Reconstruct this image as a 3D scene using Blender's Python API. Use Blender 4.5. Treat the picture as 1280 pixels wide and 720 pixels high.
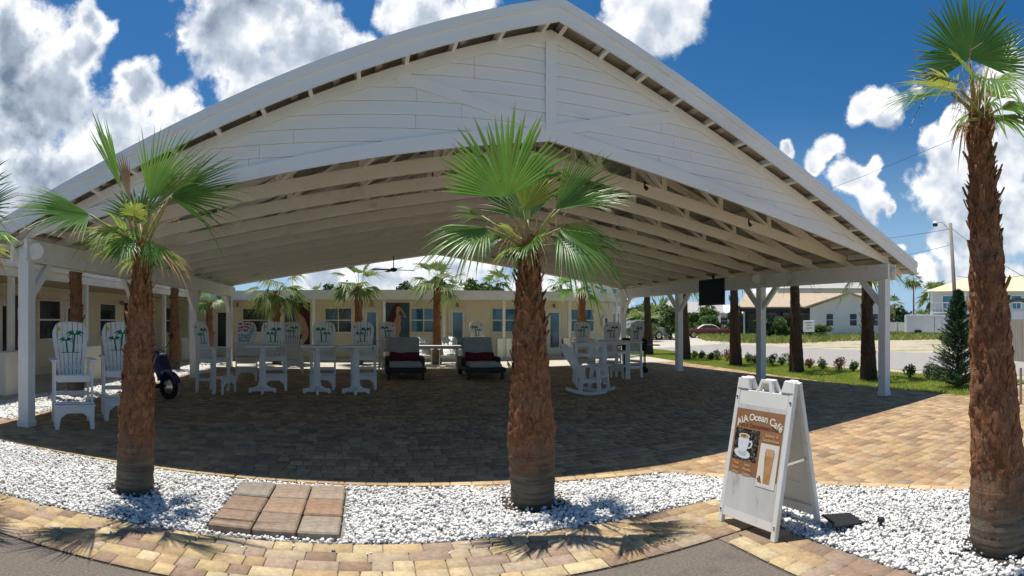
import bpy, math, random
import numpy as np
from mathutils import Vector, Matrix, Euler
for o in list(bpy.data.objects): bpy.data.objects.remove(o)
R = math.radians
PI = math.pi
SC = bpy.context.scene
COL = SC.collection
rnd = random.Random(7)

# ------------------------------------------------------------------ camera (cylindrical phone panorama)
F, YH, AZ = 666.3, 402.3, 0.271
camd = bpy.data.cameras.new('camera')
cam = bpy.data.objects.new('camera', camd); COL.objects.link(cam)
cam.location = (0, 0, 1.6); cam.rotation_euler = (PI/2, 0, -AZ)
camd.type = 'PANO'; camd.clip_start = 0.05; camd.clip_end = 5000
SC.render.engine = 'CYCLES'
cc = camd
cc.panorama_type = 'CENTRAL_CYLINDRICAL'
cc.central_cylindrical_range_u_min = -640/F; cc.central_cylindrical_range_u_max = 640/F
cc.central_cylindrical_range_v_min = -(720-YH)/F; cc.central_cylindrical_range_v_max = YH/F
cc.central_cylindrical_radius = 1.0
SC.camera = cam

# ------------------------------------------------------------------ sun, sky, exposure
KX, KY = 0.14, 0.20                                   # how far shadows fall per metre of height (+x, -y)
sun_dir = Vector((-KX, KY, 1)).normalized()           # towards the sun
SUN_EL = math.asin(sun_dir.z)
sd = bpy.data.lights.new('sun', 'SUN'); sd.energy = 4.4; sd.angle = R(0.5); sd.color = (1, .95, .87)
so = bpy.data.objects.new('sun', sd); COL.objects.link(so); so.location = (0, 0, 30)
so.rotation_euler = (-sun_dir).to_track_quat('-Z', 'Y').to_euler()
vs = SC.view_settings
vs.view_transform = 'Standard'; vs.look = 'None'; vs.exposure = 0.32; vs.gamma = 1; vs.use_curve_mapping = False
SC.cycles.max_bounces = 8; SC.cycles.diffuse_bounces = 5; SC.cycles.transparent_max_bounces = 12

class NT:
    """small helper round a node tree"""
    def __init__(s, tree): s.t = tree; s.n = tree.nodes; s.l = tree.links
    def new(s, kind, **kw):
        n = s.n.new(kind)
        for k, v in kw.items(): setattr(n, k, v)
        return n
    def link(s, a, b): s.l.new(a, b)
    def val(s, x, sock):
        if hasattr(x, 'is_output') or isinstance(x, bpy.types.NodeSocket): s.link(x, sock)
        else: sock.default_value = x
    def math(s, op, a, b=0.0, c=0.0, clamp=False):
        n = s.new('ShaderNodeMath', operation=op, use_clamp=clamp)
        s.val(a, n.inputs[0]); s.val(b, n.inputs[1]); s.val(c, n.inputs[2]); return n.outputs[0]
    def noise(s, vec, scale, detail=4, rough=.55, dist=0):
        n = s.new('ShaderNodeTexNoise'); n.inputs['Scale'].default_value = scale
        n.inputs['Detail'].default_value = detail; n.inputs['Roughness'].default_value = rough
        n.inputs['Distortion'].default_value = dist
        if vec is not None: s.link(vec, n.inputs['Vector'])
        return n.outputs['Fac']
    def ramp(s, f, a, b, x=0.0, y=1.0, smooth=False):
        n = s.new('ShaderNodeMapRange'); n.clamp = True
        if smooth: n.interpolation_type = 'SMOOTHSTEP'
        s.val(f, n.inputs[0])
        for i, v in enumerate((a, b, x, y)): n.inputs[i+1].default_value = v
        return n.outputs[0]
    def mix(s, f, a, b, mode='MIX'):
        n = s.new('ShaderNodeMix', data_type='RGBA', blend_type=mode)
        s.val(f, n.inputs[0])
        for x, i in ((a, 6), (b, 7)):
            if isinstance(x, (tuple, list)): n.inputs[i].default_value = (*x[:3], 1)
            else: s.link(x, n.inputs[i])
        return n.outputs[2]

world = bpy.data.worlds.new('World'); SC.world = world; world.use_nodes = True
def build_world():
    W = NT(world.node_tree); W.n.clear()
    out = W.new('ShaderNodeOutputWorld'); bg = W.new('ShaderNodeBackground')
    sky = W.new('ShaderNodeTexSky', sky_type='NISHITA'); sky.sun_disc = False
    sky.sun_elevation = SUN_EL; sky.sun_rotation = math.atan2(sun_dir.x, sun_dir.y)
    sky.altitude = 0; sky.air_density = 1.0; sky.dust_density = .35; sky.ozone_density = 2.0
    tc = W.new('ShaderNodeTexCoord'); d = tc.outputs['Generated']
    # cumulus clouds: clumps at chosen directions, broken up by noise
    def direc(x, y):
        a = (x-640)/F + AZ; e = (YH-y)/F
        v = Vector((math.sin(a), math.cos(a), e)); return v.normalized(), v.length
    blobs = [(50,110,85),(15,50,60),(95,62,42),(112,30,30),(30,230,85),(110,215,60),(70,285,60),(-60,120,120),
             (178,112,36),(150,152,42),(215,133,34),(190,185,60),(232,160,30),(240,58,16),
             (290,55,62),(345,22,60),(330,110,70),(400,45,46),(300,-40,80),(390,100,50),(452,68,36),(430,110,30),
             (560,28,52),(520,12,44),(600,0,30),(545,70,30),
             (850,14,40),(805,22,42),(770,14,26),(830,-20,60),
             (982,178,11),(1040,186,20),(1022,196,18),(1060,224,26),(1080,232,22),(1088,205,15),(1090,258,20),(1075,214,12),(1112,262,9),
             (1085,135,26),(1106,128,26),(1112,147,22),(1135,112,16),(1162,165,18),(1192,152,20),
             (1180,200,34),(1172,240,36),(1208,215,48),(1205,262,38),(1258,260,62),(1268,190,52),(1262,120,50),(1232,290,30),(1290,150,50),
             (1183,306,20),(1202,330,26),(1232,322,30),(1265,345,26),(1160,345,26),(1125,310,9),
             (470,352,70),(560,350,60),(690,352,60),(760,358,40),(400,356,40),(1040,352,30),(1100,340,24),(960,372,25)]
    nz = W.new('ShaderNodeTexNoise'); nz.inputs['Scale'].default_value = 9; nz.inputs['Detail'].default_value = 6
    W.link(d, nz.inputs['Vector'])
    off = W.new('ShaderNodeVectorMath', operation='MULTIPLY_ADD')
    W.link(nz.outputs['Color'], off.inputs[0]); off.inputs[1].default_value = (.11,)*3; W.link(d, off.inputs[2])
    sub = W.new('ShaderNodeVectorMath', operation='SUBTRACT'); W.link(off.outputs[0], sub.inputs[0]); sub.inputs[1].default_value = (.055,)*3
    dd = sub.outputs[0]
    def field(vec):
        acc = None
        for x, y, r in blobs:
            v, ln = direc(x, y); rr = r/F/ln*(1.10 if x > 740 else 1.11)
            n = W.new('ShaderNodeVectorMath', operation='DISTANCE'); W.link(vec, n.inputs[0]); n.inputs[1].default_value = v
            w = W.math('MULTIPLY_ADD', n.outputs['Value'], -1/rr, 1.0)
            acc = w if acc is None else W.math('SMOOTH_MAX', acc, w, .25)
        return acc
    base = field(dd)
    f1 = W.noise(d, 16, 8, .6); f2 = W.noise(d, 5, 5, .55)
    dens = W.math('ADD', base, W.math('MULTIPLY', W.math('SUBTRACT', f1, .5), 1.5))
    mask = W.ramp(dens, .02, .38, 0, 1, True)
    thick = W.ramp(dens, .25, 1.1, 0, 1, True)
    # shading: crisp bright rims and tops, grey-blue bellies and undersides
    shv = W.new('ShaderNodeVectorMath', operation='ADD'); W.link(d, shv.inputs[0]); shv.inputs[1].default_value = (-.006, .0, .026)
    f1b = W.noise(shv.outputs[0], 11, 4, .5); f1c = W.noise(d, 11, 4, .5)
    lit = W.math('MULTIPLY', W.math('SUBTRACT', f1c, f1b), 1.7)
    upv = W.new('ShaderNodeVectorMath', operation='ADD'); W.link(dd, upv.inputs[0]); upv.inputs[1].default_value = (0, 0, .05)
    under = W.ramp(W.math('SUBTRACT', field(upv.outputs[0]), base), -.35, .35, 0, 1)
    sep = W.new('ShaderNodeSeparateXYZ'); W.link(d, sep.inputs[0])
    dw, _ = direc(120, 130)
    nw = W.new('ShaderNodeVectorMath', operation='DISTANCE'); W.link(d, nw.inputs[0]); nw.inputs[1].default_value = dw
    west = W.ramp(nw.outputs['Value'], .25, .75, 1.0, .0)
    belly = W.math('MULTIPLY', W.ramp(dens, .30, .85, 0, 1, True), W.ramp(f2, .36, .56, .35, 1))
    g1 = W.math('MULTIPLY', belly, W.math('MULTIPLY_ADD', west, .42, .24))
    g2 = W.math('MULTIPLY', under, .30)
    br = W.math('ADD', W.math('SUBTRACT', W.math('SUBTRACT', 1.08, g1), g2), lit)
    br = W.ramp(br, .0, 1.15, .0, 1.0)
    ccol = W.new('ShaderNodeValToRGB'); e = ccol.color_ramp.elements
    e[0].position = .10; e[0].color = (.15,.20,.28,1); e[1].position = 1.0; e[1].color = (1.0,1.0,1.0,1)
    m2 = ccol.color_ramp.elements.new(.62); m2.color = (.50,.56,.64,1)
    W.link(br, ccol.inputs[0])
    sc2 = W.new('ShaderNodeVectorMath', operation='SCALE'); W.link(ccol.outputs[0], sc2.inputs[0]); sc2.inputs['Scale'].default_value = CLOUD_GAIN
    hs = W.new('ShaderNodeHueSaturation'); hs.inputs['Saturation'].default_value = SKY_SAT; hs.inputs['Value'].default_value = SKY_VAL
    W.link(sky.outputs[0], hs.inputs['Color'])
    hz = W.new('ShaderNodeVectorMath', operation='SCALE'); hz.inputs[0].default_value = (.36,.58,.84); hz.inputs['Scale'].default_value = .80/SKY_STR
    skc = W.mix(W.ramp(sep.outputs[2], .0, .38, .85, 0, True), hs.outputs[0], hz.outputs[0])
    col = W.mix(W.math('MULTIPLY', mask, .97), skc, sc2.outputs[0])
    W.link(col, bg.inputs['Color']); bg.inputs['Strength'].default_value = SKY_STR
    W.link(bg.outputs[0], out.inputs[0])
SKY_STR, SKY_SAT, SKY_VAL = 0.13, 1.40, .58
CLOUD_GAIN = .96/SKY_STR
build_world()

# ------------------------------------------------------------------ pixel -> point helpers (used to read the plan off the photograph)
def at(x, y, z=0):
    a = (x-640)/F + AZ; d = F*(1.6-z)/(y-YH); return Vector((d*math.sin(a), d*math.cos(a), z))
def atd(x, y, d):
    a = (x-640)/F + AZ; return Vector((d*math.sin(a), d*math.cos(a), 1.6+(YH-y)*d/F))

# ------------------------------------------------------------------ materials
def material(name, color=(.5,.5,.5), rough=.6, color2=None, scale=8, detail=5, bump=0, bscale=None, metallic=0, spec=.4,
             coat=0, lo=.35, hi=.65, trans=0, dirt=None, dscale=1.5, dlo=.55, dhi=.75, stretch=None, emit=None, island=0):
    m = bpy.data.materials.new(name); m.use_nodes = True
    T = NT(m.node_tree); b = T.n['Principled BSDF']
    b.inputs['Roughness'].default_value = rough; b.inputs['Metallic'].default_value = metallic
    b.inputs['Specular IOR Level'].default_value = spec; b.inputs['Coat Weight'].default_value = coat
    tc = T.new('ShaderNodeTexCoord'); vec = tc.outputs['Object']
    if stretch:
        mp = T.new('ShaderNodeMapping'); mp.inputs['Scale'].default_value = stretch; T.link(vec, mp.inputs[0]); vec = mp.outputs[0]
    c = None
    if color2 is not None:
        c = T.mix(T.ramp(T.noise(vec, scale, detail), lo, hi), color, color2)
    if dirt is not None:
        f = T.ramp(T.noise(vec, dscale, 7, .65), dlo, dhi)
        c = T.mix(f, c if c is not None else color, dirt)
    if island:
        g = T.new('ShaderNodeNewGeometry')
        hs = T.new('ShaderNodeHueSaturation')
        T.link(T.math('MULTIPLY_ADD', g.outputs['Random Per Island'], island, 1-island*.5), hs.inputs['Value'])
        T.link(T.math('MULTIPLY_ADD', g.outputs['Random Per Island'], island*.08, .5-island*.04), hs.inputs['Hue'])
        if c is not None: T.link(c, hs.inputs['Color'])
        else: hs.inputs['Color'].default_value = (*color, 1)
        c = hs.outputs[0]
    if c is None: b.inputs['Base Color'].default_value = (*color, 1)
    else: T.link(c, b.inputs['Base Color'])
    if bump:
        bn = T.new('ShaderNodeBump'); bn.inputs['Strength'].default_value = bump; bn.inputs['Distance'].default_value = .02
        T.link(T.noise(vec, bscale or scale*3, 6, .6), bn.inputs['Height']); T.link(bn.outputs[0], b.inputs['Normal'])
    if trans:
        tr = T.new('ShaderNodeBsdfTranslucent'); ad = T.new('ShaderNodeMixShader'); ad.inputs[0].default_value = trans
        if c is None: tr.inputs[0].default_value = (*color, 1)
        else:
            hs = T.new('ShaderNodeHueSaturation'); hs.inputs['Hue'].default_value = .485; hs.inputs['Value'].default_value = 1.9; T.link(c, hs.inputs['Color']); T.link(hs.outputs[0], tr.inputs[0])
        T.link(b.outputs[0], ad.inputs[1]); T.link(tr.outputs[0], ad.inputs[2]); T.link(ad.outputs[0], T.n['Material Output'].inputs[0])
    m['nt'] = 1
    return m
def attr_material(name, rough=.8, nscale=30, namt=.25, bump=.25, spec=.3):
    """colour comes from the per-face attribute 'tint' (real colour of each brick or stone), broken up by noise"""
    m = bpy.data.materials.new(name); m.use_nodes = True
    T = NT(m.node_tree); b = T.n['Principled BSDF']; b.inputs['Roughness'].default_value = rough; b.inputs['Specular IOR Level'].default_value = spec
    a = T.new('ShaderNodeAttribute'); a.attribute_name = 'tint'
    tc = T.new('ShaderNodeTexCoord'); v = tc.outputs['Object']
    n1 = T.noise(v, nscale, 6, .65); n2 = T.noise(v, 1.1, 5, .6)
    f = T.math('ADD', T.ramp(n1, .3, .7, 1-namt, 1+namt), T.ramp(n2, .35, .7, -.14, .12))
    mu = T.new('ShaderNodeVectorMath', operation='SCALE'); T.link(a.outputs['Color'], mu.inputs[0]); T.link(f, mu.inputs['Scale'])
    T.link(mu.outputs[0], b.inputs['Base Color'])
    bn = T.new('ShaderNodeBump'); bn.inputs['Strength'].default_value = bump; bn.inputs['Distance'].default_value = .01
    T.link(T.noise(v, nscale*2, 5, .6), bn.inputs['Height']); T.link(bn.outputs[0], b.inputs['Normal'])
    return m
M = {}
M['white'] = material('white_paint', (.82,.82,.79), .45, (.77,.77,.73), 3, bump=.08, bscale=25, dirt=(.55,.52,.46), dscale=2.2, dlo=.62, dhi=.85)
M['beam'] = material('beam_paint', (.86,.84,.77), .55, (.81,.79,.72), 4, bump=.15, bscale=20, dirt=(.42,.37,.30), dscale=1.8, dlo=.58, dhi=.8, stretch=(.6,1,1))
M['siding'] = material('siding_paint', (.86,.86,.84), .5, (.81,.82,.80), 1.2, bump=.1, bscale=14, dirt=(.60,.60,.56), dscale=.8, dlo=.55, dhi=.8, stretch=(.35,1,1))
M['metalwhite'] = material('white_metal', (.80,.82,.84), .35, (.72,.75,.78), 2, metallic=.0, spec=.5)
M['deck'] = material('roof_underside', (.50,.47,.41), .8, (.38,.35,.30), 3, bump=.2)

# ------------------------------------------------------------------ mesh helpers
class MB:
    def __init__(s): s.v = []; s.f = []; s.c = []
    def add(s, vs, fs, tint=None):
        k = len(s.v); s.v += [tuple(v) for v in vs]; s.f += [[i+k for i in f] for f in fs]
        if tint is not None: s.c += [tint]*len(fs)
        return s
    def box(s, c, size, rot=None, tint=None):
        x, y, z = size[0]/2, size[1]/2, size[2]/2
        vs = [Vector(p) for p in ((-x,-y,-z),(x,-y,-z),(x,y,-z),(-x,y,-z),(-x,-y,z),(x,-y,z),(x,y,z),(-x,y,z))]
        if rot is not None:
            m = rot if isinstance(rot, Matrix) else Euler(rot).to_matrix()
            vs = [m @ v for v in vs]
        c = Vector(c)
        return s.add([v+c for v in vs], [(0,3,2,1),(4,5,6,7),(0,1,5,4),(1,2,6,5),(2,3,7,6),(3,0,4,7)], tint)
    def bb(s, x0, x1, y0, y1, z0, z1, tint=None): return s.box(((x0+x1)/2,(y0+y1)/2,(z0+z1)/2), (abs(x1-x0),abs(y1-y0),abs(z1-z0)), None, tint)
    def bar(s, p, q, w, h, up=(0,0,1)):
        p, q = Vector(p), Vector(q); d = q-p; L = d.length; d.normalize(); up = Vector(up)
        if abs(d.dot(up)) > .98: up = Vector((0,1,0))
        x = d.cross(up).normalized(); z = x.cross(d).normalized()
        m = Matrix((x, d, z)).transposed()
        return s.box((p+q)/2, (w, L, h), m)
    def tube(s, pts, r, n=8, cap=True):
        pts = [Vector(p) for p in pts]; rr = r if isinstance(r, (list, tuple)) else [r]*len(pts)
        vs = []; fs = []; up = Vector((0,0,1))
        for i, p in enumerate(pts):
            t = (pts[min(i+1,len(pts)-1)]-pts[max(i-1,0)]).normalized()
            u = up if abs(t.dot(up)) < .95 else Vector((1,0,0))
            a = t.cross(u).normalized(); b = t.cross(a).normalized()
            for k in range(n):
                th = 2*PI*k/n; vs.append(p + (a*math.cos(th)+b*math.sin(th))*rr[i])
        for i in range(len(pts)-1):
            for k in range(n):
                k2 = (k+1) % n; fs.append((i*n+k, i*n+k2, (i+1)*n+k2, (i+1)*n+k))
        if cap: fs.append(tuple(range(n))[::-1]); fs.append(tuple((len(pts)-1)*n+k for k in range(n)))
        return s.add(vs, fs)
    def prism(s, poly, origin, u, v, thick):
        """polygon in the plane (u, v), extruded by thick along u x v, centred"""
        u, v, o = Vector(u), Vector(v), Vector(origin); w = u.cross(v).normalized()*thick/2
        n = len(poly); P = [o+u*a+v*b for a, b in poly]
        fs = [tuple(range(n))[::-1], tuple(range(n, 2*n))] + [(i, (i+1) % n, n+(i+1) % n, n+i) for i in range(n)]
        return s.add([p-w for p in P]+[p+w for p in P], fs)
    def lathe(s, prof, c=(0,0,0), n=16, cap=True):
        c = Vector(c); vs = []; fs = []
        for r, z in prof:
            for k in range(n): th = 2*PI*k/n; vs.append(c+Vector((r*math.cos(th), r*math.sin(th), z)))
        for i in range(len(prof)-1):
            for k in range(n): k2 = (k+1) % n; fs.append((i*n+k, i*n+k2, (i+1)*n+k2, (i+1)*n+k))
        if cap: fs.append(tuple(range(n))[::-1]); fs.append(tuple((len(prof)-1)*n+k for k in range(n)))
        return s.add(vs, fs)
    def xform(s, m): s.v = [tuple(m @ Vector(v)) for v in s.v]; return s
    def build(s, name, mat, parent=None, smooth=False, bevel=0, loc=None):
        me = bpy.data.meshes.new(name); me.from_pydata(s.v, [], s.f); me.update()
        if s.c and len(s.c) == len(s.f):
            a = me.attributes.new('tint', 'FLOAT_COLOR', 'FACE')
            a.data.foreach_set('color', np.array([(*c[:3], 1) for c in s.c], dtype=np.float32).ravel())
        if smooth: me.shade_smooth()
        me.materials.append(M[mat] if isinstance(mat, str) else mat)
        o = bpy.data.objects.new(name, me); COL.objects.link(o)
        if parent is not None: o.parent = parent
        if loc is not None: o.location = loc
        if bevel:
            b = o.modifiers.new('bevel', 'BEVEL'); b.width = bevel; b.segments = 1; b.limit_method = 'ANGLE'
        return o
def raw_mesh(name, V, Fc, mat, parent=None, tint=None, smooth=False):
    """numpy arrays straight into a mesh; all faces of one size"""
    me = bpy.data.meshes.new(name); V = np.asarray(V, np.float32); Fc = np.asarray(Fc, np.int32); k = Fc.shape[1]
    me.vertices.add(len(V)); me.vertices.foreach_set('co', V.ravel())
    me.loops.add(Fc.size); me.loops.foreach_set('vertex_index', Fc.ravel())
    me.polygons.add(len(Fc)); me.polygons.foreach_set('loop_start', np.arange(0, Fc.size, k, dtype=np.int32))
    me.update(calc_edges=True); me.validate()
    if tint is not None:
        a = me.attributes.new('tint', 'FLOAT_COLOR', 'FACE'); t = np.ones((len(Fc), 4), np.float32); t[:, :3] = tint; a.data.foreach_set('color', t.ravel())
    if smooth: me.shade_smooth()
    me.materials.append(M[mat] if isinstance(mat, str) else mat)
    o = bpy.data.objects.new(name, me); COL.objects.link(o)
    if parent is not None: o.parent = parent
    return o
def empty(name, loc=(0,0,0), rz=0):
    o = bpy.data.objects.new(name, None); COL.objects.link(o); o.location = loc; o.rotation_euler = (0,0,rz); o.empty_display_size = .2; return o
def tag(o, label=None, cat=None, group=None, kind=None):
    if label: o['label'] = label
    if cat: o['category'] = cat
    if group: o['group'] = group
    if kind: o['kind'] = kind
    return o
def struct(o): o['kind'] = 'structure'; return o
def copy_tree(o, parent=None):
    c = o.copy(); COL.objects.link(c); c.parent = parent
    for k in ('label', 'category', 'group'):
        if parent is None and k in c: del c[k]
    for ch in [x for x in KIDS.get(o.name, [])] or list(o.children): copy_tree(ch, c)
    return c
KIDS = {}

# ================================================================== PAVILION
XL, XR, YF, YB = -4.826, 9.452, 6.49, 18.19
XC = (XL+XR)/2; ZT, MS, ZC, MC = 5.55, .335, 3.949, .149
EO = .77; XE0, XE1 = XL-EO, XR+EO; YE0, YE1 = 6.16, 18.55
def ztop(x, d=0): return ZT - MS*abs(x-XC) - d
def zch(x, d=0): return ZC - MC*abs(x-XC) + d
pav = empty('pavilion', (XC, (YF+YB)/2, 0))
tag(pav, 'large white open sided timber pavilion with a clapboard gable and low pitched roof', 'pavilion')
pav_off = -Vector(pav.location)
def pv(mb, name, mat, bevel=0, parent=None, smooth=False):
    mb.xform(Matrix.Translation(pav_off)); return mb.build(name, mat, parent or pav, smooth, bevel)
ys = [YF + i*3.9 for i in range(4)]
for s, x in ((-1, XL), (1, XR)):
    for i, y in enumerate(ys):
        m = MB(); m.box((x, y, 1.42), (.19, .19, 2.84)); p = pv(m, 'post', 'white', .006)
        m = MB(); m.box((x, y, .055), (.215, .215, .11)); pv(m, 'post_base', 'beam', .005, p)
        for d in (-1, 1):
            if (i == 0 and d == -1): continue
            if i == 3 and d == 1: continue
            m = MB(); m.bar((x, y+d*.05, 1.95), (x, y+d*.62, 2.53), .09, .13); pv(m, 'brace', 'white', .004, p)
        m = MB()
        for bx in (-.045, .045): m.lathe([(.012,-.004),(.012,.004)], (0,0,0), 8)
    m = MB()
    for dx in (-.125, .125): m.bb(x+dx-.028, x+dx+.028, YE0+.12, YE1-.1, 2.5, 2.83)
    pv(m, 'beam', 'beam', .004)
# trusses
nt = 12; ty = [YF + i*(YB-YF)/(nt-1) for i in range(nt)]
def truss(y, first=False):
    m = MB(); w = .045
    for s in (-1, 1):
        xe = XC + s*(XR-XC+.02)
        m.prism([(XC, zch(XC)), (xe, zch(xe)), (xe, zch(xe)+.20), (XC, zch(XC)+.20)], (0, y, 0), (1,0,0), (0,0,1), w)
        xo = XC + s*(XE1-XC-.03)
        m.prism([(XC, ztop(XC)-.30), (xo, ztop(xo)-.30), (xo, ztop(xo)-.16), (XC, ztop(XC)-.16)], (0, y, 0), (1,0,0), (0,0,1), w-.006)
        n = 6; xs = [XC + s*(XR-XC)*k/n for k in range(n+1)]
        for k in range(1, n):
            x = xs[k]; m.bar((x, y+.001, zch(x)+.16), (x, y+.001, ztop(x)-.28), w*.9, .095, (1,0,0))
            x2 = xs[k-1]; m.bar((x, y-.001, zch(x)+.18), (x2, y-.001, ztop(x2)-.28), w*.8, .09, (0,1,0))
    m.bar((XC, y, zch(XC)+.1), (XC, y, ztop(XC)-.2), w*1.05, .14, (1,0,0))
    return m
for k, y in enumerate(ty): pv(truss(y + (.05 if k == 0 else 0)), 'truss', 'beam')
# purlins, roof skin, lookouts
m = MB()
for s in (-1, 1):
    for k in range(16):
        x = XC + s*(.12 + k*.515); m.box((x, (YE0+YE1)/2+.05, ztop(x)-.115), (.085, YE1-YE0-.2, .045), (0, s*math.atan(MS), 0))
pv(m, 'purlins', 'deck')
m = MB()
for s in (-1, 1):
    xe = XE0 if s < 0 else XE1
    for k in range(0, 1):
        P = [(XC, ztop(XC)-.075), (xe, ztop(xe)-.075), (xe, ztop(xe)), (XC, ztop(XC))]
        m.prism(P, (0, (YE0+YE1)/2, 0), (1,0,0), (0,0,1), YE1-YE0)
    n = 26                                             # standing ribs on top
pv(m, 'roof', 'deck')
m = MB()
for s in (-1, 1):
    for k in range(26):
        y = YE0 + .2 + k*.477
        x0, x1 = XC+s*.1, (XE0 if s < 0 else XE1)
        m.bar((x0, y, ztop(x0)+.012), (x1, y, ztop(x1)+.012), .04, .03)
    P = [(XC, ztop(XC)+.002), (XE1+.02 if s > 0 else XE0-.02, ztop(XE1)+.002), (XE1+.02 if s > 0 else XE0-.02, ztop(XE1)+.008), (XC, ztop(XC)+.008)]
    m.prism(P, (0, (YE0+YE1)/2, 0), (1,0,0), (0,0,1), YE1-YE0+.02)
pv(m, 'roof_sheet', 'metalwhite')
for yy, sg in ((YE0, -1), (YE1, 1)):
    m = MB()
    for s in (-1, 1):
        xe = XE0 if s < 0 else XE1
        m.prism([(XC, ztop(XC)-.25), (xe, ztop(xe)-.25), (xe, ztop(xe)-.055), (XC, ztop(XC)-.055)], (0, yy+sg*.015, 0), (1,0,0), (0,0,1), .03)
        m.prism([(XC, ztop(XC)-.085), (xe, ztop(xe)-.085), (xe, ztop(xe)+.03), (XC, ztop(XC)+.03)], (0, yy+sg*.043, 0), (1,0,0), (0,0,1), .022)
    pv(m, 'fascia', 'siding')
for s in (-1, 1):
    x = XE0 if s < 0 else XE1
    m = MB(); m.bb(x-.02, x+.02, YE0, YE1, ztop(x)-.22, ztop(x)-.002); pv(m, 'eave_board', 'siding')
m = MB()
for s in (-1, 1):
    for k in range(14):
        x = XC + s*(.13 + k*.575)
        m.box((x, (YE0+YF+.9)/2, ztop(x)-.165), (.05, YF+.9-YE0-.02, .10), (0, s*math.atan(MS), 0))
pv(m, 'lookouts', 'white')
# gable cladding: overlapping clapboards clipped to the gable, trimmed along its edges
def gable(y, out):
    rb = random.Random(12); m = MB(); bh = .165; z = 2.8
    while z < ZT-.3:
        z1 = min(z+bh-.004, ZT)
        for s in (-1, 1):
            def xr(zz, off):            # outer reach limited by the roof line
                return (ZT-off-zz)/MS
            lo_out = min(XR-XC, xr(z, .21)); hi_out = min(XR-XC, max(0.0, xr(z1, .21)))
            # inner limit: bottom chord line
            lo_in = max(0.0, (ZC-z)/MC); hi_in = max(0.0, (ZC-z1)/MC)
            if lo_out <= lo_in+.01 or lo_out <= .02:
                continue
            hi_in = min(hi_in, hi_out); ia, ib = max(lo_in, hi_in), min(lo_out, hi_out)
            cuts = [c for c in (rb.uniform(.6,2.2)+2.6*k for k in range(3)) if ia+.15 < c < ib-.15]
            L0 = [(lo_in, hi_in)]+[(c+.002, c+.002) for c in cuts]; L1 = [(c-.002, c-.002) for c in cuts]+[(lo_out, hi_out)]
            for (a0, b0), (a1, b1) in zip(L0, L1):
                P = [Vector((XC+s*a, y+out*(dy+rb.uniform(-.0015,.0015)), zz)) for (a, zz), dy in zip([(a0, z), (a1, z), (b1, z1), (b0, z1)], (.014, .014, .004, .004))]
                Q = [Vector((p.x, y-out*.02, p.z)) for p in P]
                m.add(P+Q, [(0,1,2,3),(7,6,5,4),(0,4,5,1),(1,5,6,2),(2,6,7,3),(3,7,4,0)])
        z += bh
    return m
for y, out in ((YF-.02, -1), (YB+.05, 1)):
    g = pv(gable(y, out), 'gable_siding', 'siding')
    m = MB(); yy = y+out*.035
    for s in (-1, 1):
        xe = XC+s*(XR-XC+.1)
        m.prism([(XC, zch(XC)-.03), (xe, zch(xe)-.03), (xe, zch(xe)+.13), (XC, zch(XC)+.16)], (0, yy-out*.013, 0), (1,0,0), (0,0,1), .012)
        m.prism([(XC, ztop(XC)-.34), (xe, ztop(xe)-.34), (xe, ztop(xe)-.2), (XC, ztop(XC)-.2)], (0, yy-out*.011, 0), (1,0,0), (0,0,1), .012)
    m.bar((XC, yy-out*.009, zch(XC)+.1), (XC, yy-out*.009, ztop(XC)-.3), .15, .022, (0,1,0))
    for s in (-1, 1):
        m.bar((XC+s*.05, yy-out*.0165, zch(XC)+.12), (XC+s*1.95, yy-out*.0165, ztop(XC+1.95)-.32), .008, .15, (0,0,1))
    pv(m, 'gable_trim', 'siding')
# ================================================================== MORE MATERIALS
M['paver'] = attr_material('paver_brick', .85, 26, .22, .35)
M['stone'] = attr_material('white_pebble', .6, 60, .12, .2)
M['slab'] = attr_material('paving_slab', .85, 18, .25, .5)
M['joint'] = material('joint_sand', (.16,.13,.09), .95, (.24,.20,.14), 30)
M['gravelbase'] = material('pebble_base', (.30,.29,.27), .95, (.16,.15,.14), 60)
M['asphalt'] = material('driveway_asphalt', (.13,.11,.09), .9, (.20,.17,.14), 55, bump=.5, bscale=150, dirt=(.10,.09,.075), dscale=2)
M['roadm'] = material('road_asphalt', (.30,.28,.26), .9, (.36,.34,.31), 6, bump=.2, bscale=60)
M['concrete'] = material('pale_concrete', (.46,.42,.34), .9, (.54,.50,.42), 2, bump=.2, bscale=40, dirt=(.34,.30,.24), dscale=.7)
M['sand'] = material('sandy_verge', (.52,.45,.33), .95, (.40,.34,.24), 1.5, bump=.3, bscale=20, dirt=(.16,.19,.07), dscale=.35, dlo=.52, dhi=.68)
M['farground'] = material('far_ground', (.10,.13,.05), .95, (.30,.27,.17), .12, 8)
M['lawn'] = material('lawn_soil', (.22,.26,.07), .95, (.30,.27,.12), 1.2)
M['grassblade'] = material('grass_blade', (.24,.34,.05), .6, (.40,.44,.10), 2, trans=.3)
M['weed'] = material('weeds', (.14,.22,.04), .7, (.30,.32,.10), .6, trans=.3)
M['frond'] = material('palm_leaf', (.055,.155,.024), .38, (.11,.23,.035), 2.5, trans=.38, spec=.5, island=.35)
M['frondold'] = material('palm_leaf_old', (.24,.27,.05), .5, (.12,.22,.035), 2.5, trans=.38, island=.5)
M['dryleaf'] = material('dry_palm_leaf', (.42,.31,.17), .8, (.28,.18,.09), 6, trans=.2)
M['petiole'] = material('petiole', (.26,.30,.08), .5, (.34,.28,.09), 6)
M['farleaf'] = material('far_palm_leaf', (.075,.13,.03), .5, (.15,.20,.05), 1.5, trans=.3, island=.5)
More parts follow.
